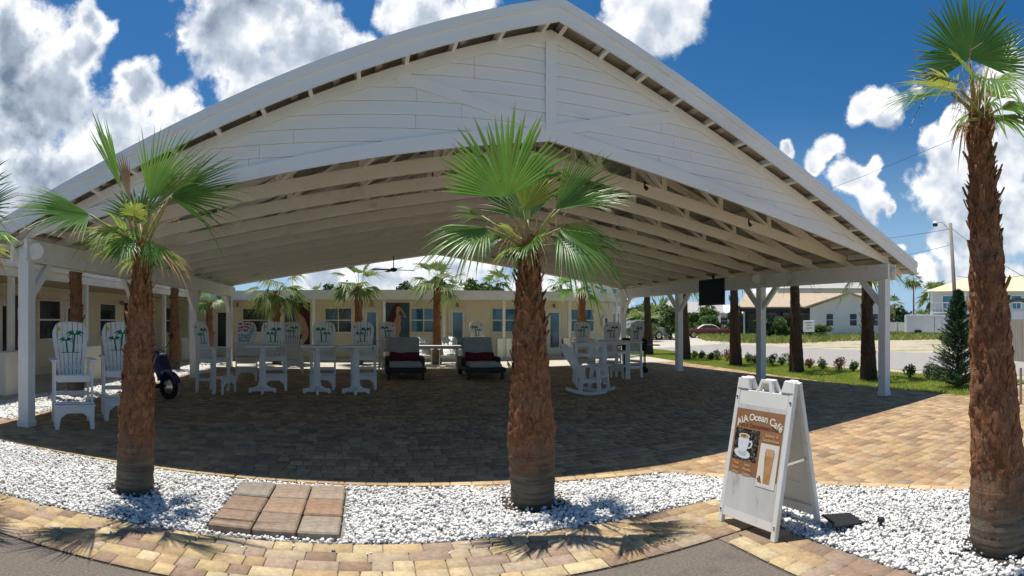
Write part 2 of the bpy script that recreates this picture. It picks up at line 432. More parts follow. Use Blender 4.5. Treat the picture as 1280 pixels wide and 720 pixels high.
def bark_material(k=1.0):
    m = bpy.data.materials.new('palm_bark'); m.use_nodes = True; T = NT(m.node_tree); b = T.n['Principled BSDF']; b.inputs['Roughness'].default_value = .9; b.inputs['Specular IOR Level'].default_value = .15
    tc = T.new('ShaderNodeTexCoord'); v = tc.outputs['Object']
    mp = T.new('ShaderNodeMapping'); mp.inputs['Scale'].default_value = (1, 1, .35); T.link(v, mp.inputs[0])
    mr = T.new('ShaderNodeMapping'); mr.inputs['Scale'].default_value = (.25, .25, 3.2); T.link(v, mr.inputs[0])
    n1 = T.noise(mp.outputs[0], 22, 8, .7, 1.2); n2 = T.noise(v, 5, 6, .6, .5); n3 = T.noise(mr.outputs[0], 9, 5, .6)
    n4 = T.noise(v, 2.2, 4, .6, 1.0); n5 = T.noise(mp.outputs[0], 75, 4, .6, .6)
    red = T.mix(T.ramp(n1, .34, .60), (.11,.045,.024), (.42,.20,.10))
    red = T.mix(T.ramp(n2, .48, .68), red, (.26,.10,.05))
    red = T.mix(T.ramp(n4, .52, .66, 0, .65), red, (.30,.17,.10))
    red = T.mix(T.ramp(n5, .56, .70, 0, .75), red, (.46,.30,.17))
    red = T.mix(T.ramp(n5, .30, .42, .7, 0), red, (.05,.022,.013))
    gry = T.mix(T.ramp(n3, .38, .62), (.105,.085,.062), (.23,.195,.145))
    gry = T.mix(T.ramp(n1, .5, .7, 0, .5), gry, (.13,.09,.055))
    sp = T.new('ShaderNodeSeparateXYZ'); T.link(v, sp.inputs[0])
    zz = T.math('ADD', sp.outputs[2], T.math('MULTIPLY', T.math('SUBTRACT', n2, .5), .9))
    c = T.mix(T.ramp(zz, .22, .66), gry, red)
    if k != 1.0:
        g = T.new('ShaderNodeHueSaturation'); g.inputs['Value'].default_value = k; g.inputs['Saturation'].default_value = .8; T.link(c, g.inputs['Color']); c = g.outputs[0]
    T.link(c, b.inputs['Base Color'])
    bn = T.new('ShaderNodeBump'); bn.inputs['Strength'].default_value = .9; bn.inputs['Distance'].default_value = .03
    h = T.math('ADD', T.math('MULTIPLY', n1, 1.0), T.math('MULTIPLY', n3, .5)); T.link(h, bn.inputs['Height']); T.link(bn.outputs[0], b.inputs['Normal'])
    return m
M['bark'] = bark_material()
M['barkdark'] = bark_material(.34)  # bark copy with the backlit shade of the lawn trunks put into its colour
M['cream'] = material('cream_wall', (.80,.73,.54), .7, (.76,.69,.50), 1.5, bump=.1, bscale=20, dirt=(.58,.50,.36), dscale=.7, dlo=.6, dhi=.85)
M['creamtrim'] = material('cream_trim', (.80,.77,.66), .6, (.74,.70,.58), 2)
M['glass'] = material('window_glass', (.02,.10,.19), .06, (.04,.19,.30), 1.6, spec=.8)
M['glassdark'] = material('dark_glass', (.012,.02,.025), .08, (.03,.05,.06), 1.5, spec=.7)
M['black'] = material('black_metal', (.018,.018,.02), .45)
M['wicker'] = material('dark_wicker', (.020,.016,.014), .6, (.045,.036,.03), 60, bump=.5, bscale=120)
M['cushion'] = material('grey_cushion', (.42,.45,.46), .9, (.36,.39,.40), 6, bump=.15, bscale=12)
M['maroon'] = material('maroon_fabric', (.10,.008,.02), .9, (.14,.012,.03), 9)
M['furn'] = material('white_poly_lumber', (.82,.81,.77), .42, (.78,.77,.73), 5, dirt=(.62,.62,.60), dscale=3, dlo=.62, dhi=.85)
M['paintgreen'] = material('green_paint', (.003,.19,.09), .5)
M['paintyellow'] = material('yellow_paint', (.75,.45,.02), .5)
M['paintorange'] = material('orange_paint', (.72,.30,.10), .5)
M['paintpink'] = material('pink_paint', (.62,.03,.18), .5)
M['paintaqua'] = material('aqua_paint', (.10,.45,.50), .5)
M['navy'] = material('navy_paint', (.010,.018,.10), .25, coat=.6, spec=.6)
M['rubber'] = material('rubber', (.015,.015,.015), .8)
M['chrome'] = material('chrome', (.6,.6,.6), .15, metallic=1)
M['redcar'] = material('dark_red_paint', (.16,.008,.018), .2, coat=1)
M['creamvinyl'] = material('cream_vinyl', (.66,.60,.50), .6)
M['truckgrey'] = material('grey_paint', (.22,.25,.27), .3, coat=.8)
M['trailer'] = material('trailer_white', (.78,.79,.80), .4, (.72,.73,.75), 1)
M['woodgrey'] = material('weathered_wood', (.26,.22,.18), .9, (.34,.30,.25), 3, stretch=(6,6,.5), bump=.3)
M['whitefence'] = material('white_vinyl', (.74,.76,.78), .5)
M['tanroof'] = material('tan_shingle', (.42,.33,.22), .9, (.50,.40,.28), 4, stretch=(1,1,4))
M['yelroof'] = material('pale_yellow_roof', (.72,.64,.42), .6, (.66,.58,.38), 1)
M['greyroof'] = material('grey_roof', (.36,.35,.33), .8, (.44,.43,.40), 2)
M['housewhite'] = material('white_stucco', (.74,.74,.72), .8, (.68,.68,.65), 1)
M['housegrey'] = material('grey_stucco', (.55,.58,.58), .8, (.50,.53,.53), 1)
M['leaf'] = material('shrub_leaf', (.045,.095,.022), .55, (.10,.16,.04), 1.2, trans=.25, island=.5)
M['leafdark'] = material('dark_leaf', (.020,.055,.018), .55, (.05,.10,.03), 1.5, trans=.15, island=.5)
M['leafred'] = material('reddish_leaf', (.14,.09,.03), .55, (.24,.10,.05), 3, trans=.25, island=.5)
M['needle'] = material('conifer_needle', (.018,.060,.028), .6, (.045,.11,.045), 4, trans=.12, island=.4)
M['stem'] = material('woody_stem', (.14,.10,.07), .9, (.20,.15,.10), 8, bump=.4)
M['pole'] = material('pole_wood', (.24,.21,.18), .9, (.32,.29,.25), 3, stretch=(4,4,.3))
M['signwhite'] = material('sign_plastic', (.80,.79,.74), .45, (.74,.72,.66), 4, dirt=(.50,.45,.36), dscale=4, dlo=.6, dhi=.8)
M['signdirty'] = material('stained_panel', (.66,.66,.64), .5, (.56,.55,.52), 5, dirt=(.36,.31,.24), dscale=9, dlo=.58, dhi=.72, stretch=(1,1,.4))
M['signbrown'] = material('poster_brown', (.29,.14,.065), .5, (.34,.17,.085), 3)
M['signcream'] = material('poster_cream', (.80,.74,.62), .5)
M['signtan'] = material('poster_tan', (.60,.36,.18), .5)
M['signdark'] = material('poster_dark_text', (.16,.06,.025), .6)
M['beans'] = material('coffee_beans', (.015,.010,.008), .5, (.20,.17,.15), 55, lo=.5, hi=.62)
M['coffee'] = material('coffee', (.42,.20,.06), .4, (.55,.32,.14), 14)
M['cupwhite'] = material('cup_white', (.72,.76,.78), .4)
M['muralblue'] = material('mural_blue', (.03,.07,.12), .6, (.06,.12,.17), 2)
M['muraldark'] = material('mural_maroon', (.07,.012,.03), .6, (.03,.02,.05), 3)
M['skin'] = material('mural_skin', (.50,.32,.22), .6, (.40,.22,.15), 4)
M['hair'] = material('mural_hair', (.10,.010,.014), .6, (.05,.01,.012), 6)
M['flowers'] = material('mural_pale', (.42,.30,.26), .6, (.25,.18,.2), 14)
M['screen'] = material('tv_screen', (.004,.010,.012), .45, spec=.15)
M['mirror'] = material('lamp_dark', (.03,.03,.035), .3)

# ================================================================== GROUND SHEETS
def inpoly(P, x, y):
    P = np.asarray(P); n = len(P); ins = np.zeros(np.shape(x), bool); j = n-1
    for i in range(n):
        xi, yi = P[i]; xj, yj = P[j]
        c = ((yi > y) != (yj > y)) & (x < (xj-xi)*(y-yi)/((yj-yi) or 1e-12)+xi); ins ^= c; j = i
    return ins
def sheet(name, poly, z, mat, kind='structure', thick=None):
    m = MB()
    if thick: m.prism(poly, (0,0,z-thick/2), (1,0,0), (0,1,0), thick)
    else: m.add([(x, y, z) for x, y in poly], [tuple(range(len(poly)))])
    o = m.build(name, mat); o['kind'] = kind; return o
# far terrain as one sheet to the horizon
sheet('ground', [(-1500,-1500),(1500,-1500),(1500,1500),(-1500,1500)], -.06, 'farground')
sheet('driveway', [(-14,-10),(2.4,-10),(2.4,3.1),(-14,3.1)], .002, 'asphalt')
sheet('sandy_verge', [(11.6,-30),(90,-30),(90,110),(13,110),(12.2,20.5),(10.3,5)], -.03, 'sand')
ROADD = Vector((.16, 1)).normalized()
def road_line(x0, y): return x0 + .16*(y-10)
sheet('road', [(15.2,-60),(24,-60),(24.3,120),(15.5,120)], -.02, 'roadm')
sheet('parking_apron', [(14.9,27),(24.6,31),(27,36),(46,60),(34,92),(13.6,92),(13.6,34)], -.012, 'concrete')
GR = [(10.3,4.95),(13.6,4.6),(14.2,12),(15.2,20),(16.5,33),(13.5,33),(12.25,21),(11.3,14.3),(10.7,9.8)]
sheet('lawn_soil', GR, .0, 'lawn')
front = [(-14,6.2),(-9,5.85),(-4.69,5.50),(-2.81,5.33),(-1.33,5.23),(-.23,5.15),(.79,5.05),(2.03,4.90),(2.97,4.74)]
redge = [(3.34,4.22),(3.85,3.44),(4.19,2.85),(4.50,2.13),(4.75,1.2),(4.9,0),(4.9,-6)]
PLAZA = front+redge+[(12.2,-6),(12.0,4.75),(10.35,4.95),(10.7,9.8),(11.3,14.3),(11.75,17.9),(-5.35,17.9),(-5.35,6.75),(-14,7.4)]
sheet('walkway', [(-5.35,17.9),(11.75,17.9),(12.2,21.05),(-5.35,21.05)], .018, 'concrete')
sheet('plaza_bed', PLAZA, .008, 'joint')
GRAVEL = [(-14,3.78),(2.85,3.78),(2.85,-6),(4.9,-6)]+redge[::-1][1:]+front[::-1]
sheet('pebble_bed_base', GRAVEL, .004, 'gravelbase')
SIDE = [(-6.9,6.95),(-5.35,6.75),(-5.35,20.6),(-6.9,20.6)]
sheet('side_bed_base', SIDE, .004, 'gravelbase')
BAND = [(-14,3.1),(2.4,3.1),(2.4,-6),(2.85,-6),(2.85,3.78),(-14,3.78)]
sheet('border_bed', BAND, .006, 'joint')

PAL = np.array([(.50,.36,.21),(.53,.40,.24),(.45,.32,.19),(.38,.26,.16),(.33,.235,.155),(.46,.36,.245),(.34,.27,.20),(.46,.30,.18)])*.90*np.array([1.03,.97,.90])
def tiles(name, poly, ox, oy, ux, uy, nx, ny, sizes, rowh, z=.022, gap=.006, pal=PAL, probs=None, seed=1, clip=None):
    """rows of bricks laid from (ox, oy) along u, kept where their centre is inside poly; each brick is a bevelled block"""
    rg = np.random.default_rng(seed); u = np.array([ux, uy]); v = np.array([-uy, ux]); cen = []; hw = []; hh = []
    for r in range(ny):
        x = -rg.uniform(0, .2); L = nx
        while x < L:
            w = rg.choice(sizes); c = (x+w/2)*u + (r+.5)*rowh*v; cen.append((ox+c[0], oy+c[1])); hw.append(w/2-gap/2); hh.append(rowh/2-gap/2); x += w
    cen = np.array(cen); hw = np.array(hw); hh = np.array(hh)
    k = inpoly(poly, cen[:,0], cen[:,1])
    if clip is not None: k &= clip(cen)
    cen, hw, hh = cen[k], hw[k], hh[k]; n = len(cen)
    zt = z + rg.normal(0, .0011, n); bev = .007
    V = np.zeros((n, 8, 3)); sg = np.array([(-1,-1),(1,-1),(1,1),(-1,1)])
    tilt = rg.normal(0, .004, (n, 2)); ang = rg.normal(0, .006, n)
    for i in range(4):
        for lev in (0, 1):
            a = sg[i,0]*(hw-(bev if lev else 0)); b = sg[i,1]*(hh-(bev if lev else 0)); a2 = a-b*ang; b2 = b+a*ang
            V[:, lev*4+i, 0] = cen[:,0]+a2*u[0]+b2*v[0]; V[:, lev*4+i, 1] = cen[:,1]+a2*u[1]+b2*v[1]
            V[:, lev*4+i, 2] = (zt+a*tilt[:,0]+b*tilt[:,1]) if lev else z-.012
    base = np.array([(4,5,6,7),(0,1,5,4),(1,2,6,5),(2,3,7,6),(3,0,4,7)])
    Fc = (base[None]+np.arange(n)[:,None,None]*8).reshape(-1, 4)
    ci = rg.choice(len(pal), n, p=probs); t = pal[ci]*rg.uniform(.86,1.12,(n,1)); t = np.repeat(t, 5, 0)
    o = raw_mesh(name, V.reshape(-1,3), Fc, 'paver', None, t); o['kind'] = 'structure'; return o
tiles('plaza_paving', PLAZA, -14, -6, 1, 0, 27, 162, [.11,.15,.15,.21], .148, seed=3, probs=[.2,.16,.17,.12,.09,.11,.07,.08], gap=.005)
PB = np.array([(.62,.46,.25),(.66,.52,.31),(.52,.36,.20),(.38,.26,.18),(.56,.44,.30),(.45,.33,.24)])*.78
tiles('border_paving', BAND, -14, 3.1, 1, 0, 16.85, 5, [.14,.14,.21,.28], .136, seed=5, pal=PB, probs=[.26,.2,.18,.12,.14,.1], z=.026, gap=.008)
tiles('border_paving_side', [(2.4,-6),(2.85,-6),(2.85,3.1),(2.4,3.1)], 2.85, -6, 0, 1, 9.1, 3, [.14,.21,.28], .15, seed=6, pal=PB, probs=[.22,.2,.2,.14,.14,.1], z=.026, gap=.008)
# soldier course along the front edge of the plaza
def course():
    pts = [Vector((x, y, 0)) for x, y in front+redge[:6]]
    m = MB(); rg = random.Random(4)
    for a, b in zip(pts[:-1], pts[1:]):
        d = b-a; L = d.length; d.normalize(); n = Vector((-d.y, d.x, 0)); s = 0
        ang = math.atan2(d.y, d.x)
        while s < L-.02:
            w = min(.21, L-s); c = a + d*(s+w/2) + n*.055
            k = rg.uniform(.85,1.1); t = rg.choice([(.50,.36,.2),(.56,.42,.24),(.46,.33,.2)])
            m.box((c.x, c.y, .017), (w-.006, .105, .032), (0,0,ang), tuple(q*k for q in t)); s += w
    o = m.build('edge_course', 'paver', bevel=.004); o['kind'] = 'structure'
course()

# ------------------------------------------------------------------ pebbles
def icosa():
    t = (1+5**.5)/2
    v = np.array([(-1,t,0),(1,t,0),(-1,-t,0),(1,-t,0),(0,-1,t),(0,1,t),(0,-1,-t),(0,1,-t),(t,0,-1),(t,0,1),(-t,0,-1),(-t,0,1)])
    f = np.array([(0,11,5),(0,5,1),(0,1,7),(0,7,10),(0,10,11),(1,5,9),(5,11,4),(11,10,2),(10,7,6),(7,1,8),(3,9,4),(3,4,2),(3,2,6),(3,6,8),(3,8,9),(4,9,5),(2,4,11),(6,2,10),(8,6,7),(9,8,1)])
    return v/np.linalg.norm(v[0]), f
def rotm(rg, n):
    q = rg.normal(size=(n,4)); q /= np.linalg.norm(q, axis=1, keepdims=True); w,x,y,z = q.T
    return np.stack([1-2*(y*y+z*z),2*(x*y-z*w),2*(x*z+y*w),2*(x*y+z*w),1-2*(x*x+z*z),2*(y*z-x*w),2*(x*z-y*w),2*(y*z+x*w),1-2*(x*x+y*y)],1).reshape(n,3,3)
def stones(name, label, polys, dens, rmin, rmax, seed, holes=(), zhi=.03, extra=None):
    rg = np.random.default_rng(seed); P = []
    for poly in polys:
        p = np.array(poly); lo, hi = p.min(0), p.max(0); n = int((hi-lo).prod()*dens)
        q = rg.uniform(lo, hi, (n, 2)); P.append(q[inpoly(poly, q[:,0], q[:,1])])
    P = np.concatenate(P)
    for hx0, hx1, hy0, hy1 in holes: P = P[~((P[:,0] > hx0) & (P[:,0] < hx1) & (P[:,1] > hy0) & (P[:,1] < hy1))]
    for tx, ty, tr in RINGS:
        dd_ = np.hypot(P[:,0]-tx, P[:,1]-ty); P = P[~((dd_ < tr) & (rg.random(len(P)) < .75))]
    if extra is not None: P = np.concatenate([P, extra])
    n = len(P); v, f = icosa(); r = rg.uniform(rmin, rmax, n)*rg.choice([1,1,1.35], n)
    S = rg.uniform(.65, 1.25, (n,1,3)); rad = rg.uniform(.8, 1.15, (n,12,1))
    V = v[None]*rad*S*r[:,None,None]; V = np.einsum('nij,nkj->nki', rotm(rg, n), V); V[:,:,2] *= .75
    V[:,:,0] += P[:,0,None]; V[:,:,1] += P[:,1,None]; V[:,:,2] += rg.uniform(.006, zhi, (n,1))
    Fc = (f[None]+np.arange(n)[:,None,None]*12).reshape(-1,3)
    g = rg.uniform(.72, .93, (n,1))*np.where(rg.random((n,1)) < .07, .55, 1); t = g*np.array([1,.985,.945])*(1+rg.normal(0,.012,(n,3)))
    o = raw_mesh(name, V.reshape(-1,3), Fc, 'stone', None, np.clip(np.repeat(t, 20, 0), 0, .92))
    return tag(o, label, 'pebbles', kind='stuff')
PAD = (-1.23, -.18, 3.84, 5.04)
RINGS = [(*at(168,613)[:2], .27), (*at(666,630)[:2], .30), (*at(1253,684)[:2], .29)]
M['soil'] = material('dark_soil', (.03,.025,.02), .95, (.07,.055,.04), 30, bump=.5)
for tx, ty, tr in RINGS: sheet('planting_soil', [(tx+tr*1.05*math.cos(k*PI/9), ty+tr*1.05*math.sin(k*PI/9)) for k in range(18)], .010, 'soil')
rg0 = np.random.default_rng(11)
stray = np.stack([rg0.uniform(-4, 2.8, 60), 3.78-np.abs(rg0.normal(0, .1, 60))], 1)
GRNEAR = [(-9.5,3.80),(2.87,3.80),(2.87,-.8),(4.86,-.8)]+redge[::-1][1:]+[(x, y-.03) for x, y in front[::-1][:-1]]
stones('white_pebbles', 'loose white marble pebbles filling the bed along the paved border', [GRNEAR], 2900, .0078, .0165, 2, holes=[PAD], zhi=.034)
stones('scattered_pebbles', 'few stray white pebbles lying on the yellow brick border', [[(0,0),(0,.001),(.001,0)]], 1, .008, .014, 8, extra=stray, zhi=.036)
stones('side_pebbles', 'white pebbles in the narrow bed beside the left row of pavilion posts', [SIDE], 650, .016, .03, 3, zhi=.03)

# ------------------------------------------------------------------ lawn grass
def blades(name, label, cat, poly, dens, h, w, mat, seed, lean=.5, z0=0.0, patch=None):
    rg = np.random.default_rng(seed); p = np.array(poly); lo, hi = p.min(0), p.max(0)
    q = rg.uniform(lo, hi, (int((hi-lo).prod()*dens), 2)); q = q[inpoly(poly, q[:,0], q[:,1])]
    if patch: 
        k = np.sin(q[:,0]*patch)+np.sin(q[:,1]*patch*1.3+1)+np.sin((q[:,0]+q[:,1])*patch*.6)+rg.normal(0,.7,len(q)); q = q[k > -.2]
    n = len(q); a = rg.uniform(0, 2*PI, n); hh = h*rg.uniform(.5,1.3,n); ww = w*rg.uniform(.6,1.3,n)
    dx, dy = np.cos(a), np.sin(a); L = rg.uniform(0, lean, n)*hh; b = rg.uniform(0, 2*PI, n)
    V = np.zeros((n,4,3)); 
    V[:,0] = np.stack([q[:,0]-dx*ww, q[:,1]-dy*ww, np.full(n, z0)],1); V[:,1] = np.stack([q[:,0]+dx*ww, q[:,1]+dy*ww, np.full(n, z0)],1)
    V[:,2] = np.stack([q[:,0]+dx*ww*.6+np.cos(b)*L*.5, q[:,1]+dy*ww*.6+np.sin(b)*L*.5, z0+hh*.65],1)
    V[:,3] = np.stack([q[:,0]+np.cos(b)*L*1.3, q[:,1]+np.sin(b)*L*1.3, z0+hh],1)
    Fc = (np.array([(0,1,2),(0,2,3)])[None]+np.arange(n)[:,None,None]*4).reshape(-1,3)
    o = raw_mesh(name, V.reshape(-1,3), Fc, mat); return tag(o, label, cat, kind='stuff')
blades('lawn_grass', 'short bright green grass on the strip along the plaza edge', 'grass', GR, 1500, .055, .007, 'grassblade', 4)
VERGE = [(27.5,18),(30,40),(40,52),(60,30),(62,6),(48,-6),(36,-4)]
blades('verge_weeds', 'tall green weeds on the sandy verge across the road', 'grass', [(26.5,36),(26.8,29),(31,27.5),(37,27.5),(43,22.8),(48,21),(62,30),(46,52),(33,47)], 42, .50, .05, 'weed', 5, z0=-.05, patch=.5, lean=.8)
blades('verge_weeds_right', 'low yellow green weeds on the sandy ground before the white trailer', 'grass', [(43.5,22.3),(48,14),(54,4),(70,4),(66,28),(50,21)], 36, .34, .05, 'weed', 6, z0=-.05, patch=.7, lean=.8)

# ================================================================== PALMS
class LeafAcc:
    def __init__(s): s.V = []; s.F = []; s.n = 0; s.dry = []
    def add(s, V, Fc): s.V.append(V); s.F.append(Fc+s.n); s.n += len(V)
    def build(s, name, mat, parent): return raw_mesh(name, np.concatenate(s.V), np.concatenate(s.F), mat, parent, smooth=False)
def fan_blade(acc, hub, bdir, nrm, Rr, spread, nseg, droop=.15, cup=.12, split=.5, seed=0, rows=7, fold=.35, jitter=.06, short=.25, tips=None, dry=.4):
    rg = np.random.default_rng(seed); hub = np.array(hub, float)
    b = np.array(bdir, float); b /= np.linalg.norm(b); n = np.array(nrm, float); n -= b*n.dot(b); n /= np.linalg.norm(n); s = np.cross(n, b)
    dth = spread/nseg; rr = np.concatenate([[.02, .2, .38], np.linspace(split, 1, rows-3)])
    Vs = []; Fs = []; c = 0
    for k in range(nseg):
        th = -spread/2 + (k+.5)*dth; q = abs(th)/(spread/2+1e-6)
        Rk = Rr*(1-short*q**2)*(1+rg.normal(0,jitter)); th2 = th + rg.normal(0, dth*.25); sd = droop*(1+rg.normal(0,.35))
        if rg.random() < .12: sd += rg.uniform(.1,.5)
        rows_v = []
        for r in rr:
            t = th + (th2-th)*r**2
            p = hub + (b*math.cos(t)+s*math.sin(t))*r*Rk + n*(cup*Rk*(q**2)*r)
            out = max(0, r-split*.8)/(1-split*.8)
            p = p + np.array([0,0,-1.0])*sd*Rk*out**2
            wdt = r*Rk*dth*.5*1.02 if r <= split else split*Rk*dth*.5*(1-((r-split)/(1-split))**1.3)*1.02+.0006
            e = -b*math.sin(t)+s*math.cos(t)
            f = n*(-wdt*fold*2 if True else 0)
            rows_v += [p-e*wdt, p+f, p+e*wdt]
        rows_v = np.array(rows_v); Vs.append(rows_v)
        for i in range(len(rr)-1):
            a = c+i*3; Fs += [(a,a+1,a+4,a+3),(a+1,a+2,a+5,a+4)]
        c += len(rows_v)
    A = np.concatenate(Vs); Fs = np.array(Fs)
    if tips is not None:                             # brown shrivelled ends on some segments
        per = 2*(len(rr)-1); last = np.arange(len(Fs)) % per >= per-2*1; seg = np.arange(len(Fs))//per; isd = rg.random(nseg) < dry
        m_ = last & isd[seg]; acc.dry.append(m_)
    acc.add(A, Fs)
def petiole_mesh(m, p, q, w0=.022, w1=.010, sag=.0):
    p, q = Vector(p), Vector(q); mid = (p+q)/2+Vector((0,0,sag*(q-p).length)); m.tube([p, mid, q], [w0, (w0+w1)/2, w1], 6)
def trunk_mesh(base, top, radii, seed=0, n=36, rows=90, flakes=260, rough=.016, fl=.075):
    """leaning tapered trunk with a shaggy skin of old leaf bases"""
    rg = np.random.default_rng(seed); base, top = Vector(base), Vector(top); V = []; Fc = []
    zs = [r[0] for r in radii]; rs = [r[1] for r in radii]; H = (top-base).length
    def ctr(t): return base.lerp(top, t)
    ph = rg.uniform(0, 6.28, 8)
    def rad(t, a):
        r = np.interp(t, zs, rs); h = t*H
        sh = min(1, max(0, (h-.35)/.25))
        k = math.sin(a*5+h*9+ph[0])*math.sin(h*23+a*2+ph[1])+.6*math.sin(a*11-h*31+ph[2])*math.sin(a*3+h*13+ph[3])
        return r*(1+.02*math.sin(h*60)*(1-sh)) + rough*sh*(.6*k) + rg.normal(0, .0022+.003*sh)
    for i in range(rows+1):
        t = i/rows; c = ctr(t)
        for k in range(n):
            a = 2*PI*k/n; r = rad(t, a); V.append((c.x+r*math.cos(a), c.y+r*math.sin(a), c.z))
    for i in range(rows):
        for k in range(n): k2 = (k+1) % n; Fc.append((i*n+k, i*n+k2, (i+1)*n+k2, (i+1)*n+k))
    def flake(t, a, L, w, out, tw):
        c = ctr(t); r = np.interp(t, zs, rs)-.004; e = Vector((math.cos(a), math.sin(a), 0)); s = Vector((-math.sin(a), math.cos(a), 0))*w
        p0 = Vector(c)+e*r; k = len(V); up = Vector((0,0,1))
        p1 = p0+up*L*.55+e*(out*.35); p2 = p0+up*L*.9+e*out+s*tw
        V.extend([tuple(p0-s), tuple(p0+s), tuple(p1+s*.8), tuple(p1-s*.8), tuple(p2+s*.12), tuple(p2-s*.12)]); Fc.extend([(k,k+1,k+2,k+3),(k+3,k+2,k+4,k+5)])
    for j in range(flakes):
        t = rg.uniform(.5/H, .985)**.9; a = rg.uniform(0, 2*PI); big = t > .72
        flake(t, a, fl*rg.uniform(.5,1.4)*(1.25 if big else 1), rg.uniform(.008,.03), rg.uniform(.004,.024)*(2.0 if big else 1), rg.uniform(-1,1))
    boots = int(flakes*.16)
    for j in range(boots):                           # cut leaf bases standing out from the upper trunk
        t = 1-rg.uniform(.02,.62)**1.25; a = j*2.39996+rg.uniform(-.25,.25); c = ctr(t); r = np.interp(t, zs, rs)-.012; e = Vector((math.cos(a), math.sin(a), 0)); s = Vector((-math.sin(a), math.cos(a), 0))
        L = fl*rg.uniform(.8,1.5); w0, w1 = fl*rg.uniform(.35,.55), fl*rg.uniform(.12,.3); o1 = fl*rg.uniform(.12,.5); th = fl*.13; p0 = Vector(c)+e*r; p1 = p0+Vector((0,0,L))+e*(o1+.02)+s*rg.uniform(-.02,.02); k = len(V)
        for p, w in ((p0, w0), (p0.lerp(p1,.5)+e*.004, (w0+w1)/2), (p1, w1)):
            V.extend([tuple(p-s*w), tuple(p+s*w), tuple(p+s*w*.8+e*th), tuple(p-s*w*.8+e*th)])
        for q in (0, 4):
            for z in range(4): z2 = (z+1) % 4; Fc.append((k+q+z, k+q+z2, k+q+4+z2, k+q+4+z))
        Fc.append((k+8,k+9,k+10,k+11))
    for j in range(flakes):                          # loose fibres
        t = rg.uniform(.35/H, .97); a = rg.uniform(0, 2*PI)
        flake(t, a, rg.uniform(.03,.12), rg.uniform(.0012,.003), rg.uniform(.008,.035), rg.uniform(-8,8))
    return V, Fc
def quadmesh(name, V, Fc, mat, parent, smooth=True):
    me = bpy.data.meshes.new(name); me.from_pydata([tuple(v) for v in V], [], Fc); me.update()
    if smooth: me.shade_smooth()
    me.materials.append(M[mat]); o = bpy.data.objects.new(name, me); COL.objects.link(o); o.parent = parent; return o
def near_palm(base, top, radii, fronds, label, group, seed, crown_r=.1, flakes=300, skirt=range(9)):
    root = empty('palm_tree', base); tag(root, label, 'palm tree', group)
    b = Vector(base); top = Vector(top); L = lambda p: Vector(p)-b
    V, Fc = trunk_mesh((0,0,-.03), L(top), radii, seed, flakes=flakes); quadmesh('trunk', V, Fc, 'bark', root)
    for i, fr in enumerate(fronds):
        hub, tip, spread, nrm = fr['hub'], fr['tip'], R(fr['spread']), fr['n']
        acc = LeafAcc(); tp = LeafAcc(); hub, tip = L(hub), L(tip); d = tip-hub
        fan_blade(acc, hub, d, nrm, d.length, spread, int(fr.get('seg', 38)*.74), fr.get('droop', .12), fr.get('cup', .1), fr.get('split', .5), seed*50+i, rows=fr.get('rows', 8), fold=fr.get('fold', .3), short=fr.get('short', .2), tips=tp, dry=fr.get('dry', .35))
        o = acc.build('frond', fr.get('mat', 'frond'), root)
        if acc.dry: o.data.materials.append(M['dryleaf']); o.data.polygons.foreach_set('material_index', np.concatenate(acc.dry).astype(np.int32))
        m = MB(); st = L(top)+Vector((rnd.uniform(-.04,.04), rnd.uniform(-.04,.04), -.05)); petiole_mesh(m, st, hub, .018, .008, .03); m.build('petiole', 'petiole', o, True)
    # short, ragged and yellowing fronds round the crown
    rq = np.random.default_rng(seed+33); T0 = L(top)
    for k in range(9):
        if k not in skirt: continue
        az = k*2.4+rq.uniform(-.4,.4); el = rq.uniform(-.35,.75) if len(skirt) > 6 else rq.uniform(.2,.8); dv = Vector((math.cos(az)*math.cos(el), math.sin(az)*math.cos(el), math.sin(el))); ln = rq.uniform(.10,.24); hub = T0+Vector((0,0,-.03))+dv*ln; Rl = rq.uniform(.20,.40)*(1.2 if el > 0 else .9)
        acc = LeafAcc(); tpx = LeafAcc(); nn = Vector((-math.cos(az)*math.sin(el), -math.sin(az)*math.sin(el), math.cos(el)))+Vector(rq.normal(0,.35,3))
        fan_blade(acc, hub, dv+Vector((0,0,-.2)), nn, Rl, R(rq.uniform(70,150)), 18, rq.uniform(.15,.6), .15, .45, seed*70+k, rows=7, fold=.5, short=.25, tips=tpx, dry=.6, jitter=.14)
        mt = ('frond','frondold','frond','frondold' if len(skirt) < 7 else 'dryleaf','frondold')[k % 5]; o = acc.build('frond', mt, root); o.data.materials.append(M['dryleaf']); o.data.polygons.foreach_set('material_index', np.concatenate(acc.dry).astype(np.int32))
        m = MB(); petiole_mesh(m, T0+Vector((0,0,-.07)), hub, .016, .007, .02); m.build('petiole', 'petiole', o, True)
    # dry threads hanging in the crown
    rg = np.random.default_rng(seed+9); VV = []; FF = []
    for j in range(190):
        fr = fronds[rg.integers(len(fronds))]; h = L(fr['hub']).lerp(L(top), rg.uniform(0,.8))+Vector(rg.normal(0,.05,3)); 
        d = Vector(rg.normal(0,1,3)); d.z = d.z*.5; d.normalize(); ln = rg.uniform(.06,.26); w = d.cross(Vector((0,0,1))).normalized()*rg.uniform(.001,.0035)
        p1 = h+d*ln*.5+Vector((0,0,.01)); p2 = h+d*ln*.8-Vector((0,0,ln*rg.uniform(.1,.7))); k = len(VV)
        VV += [h-w, h+w, p1+w, p1-w, p2+w*.2, p2-w*.2]; FF += [(k,k+1,k+2,k+3),(k+3,k+2,k+4,k+5)]
    quadmesh('dry_fibre', VV, FF, 'dryleaf', root, False)
    return root
def nz(x, y, z): return Vector((x, y, z)).normalized()
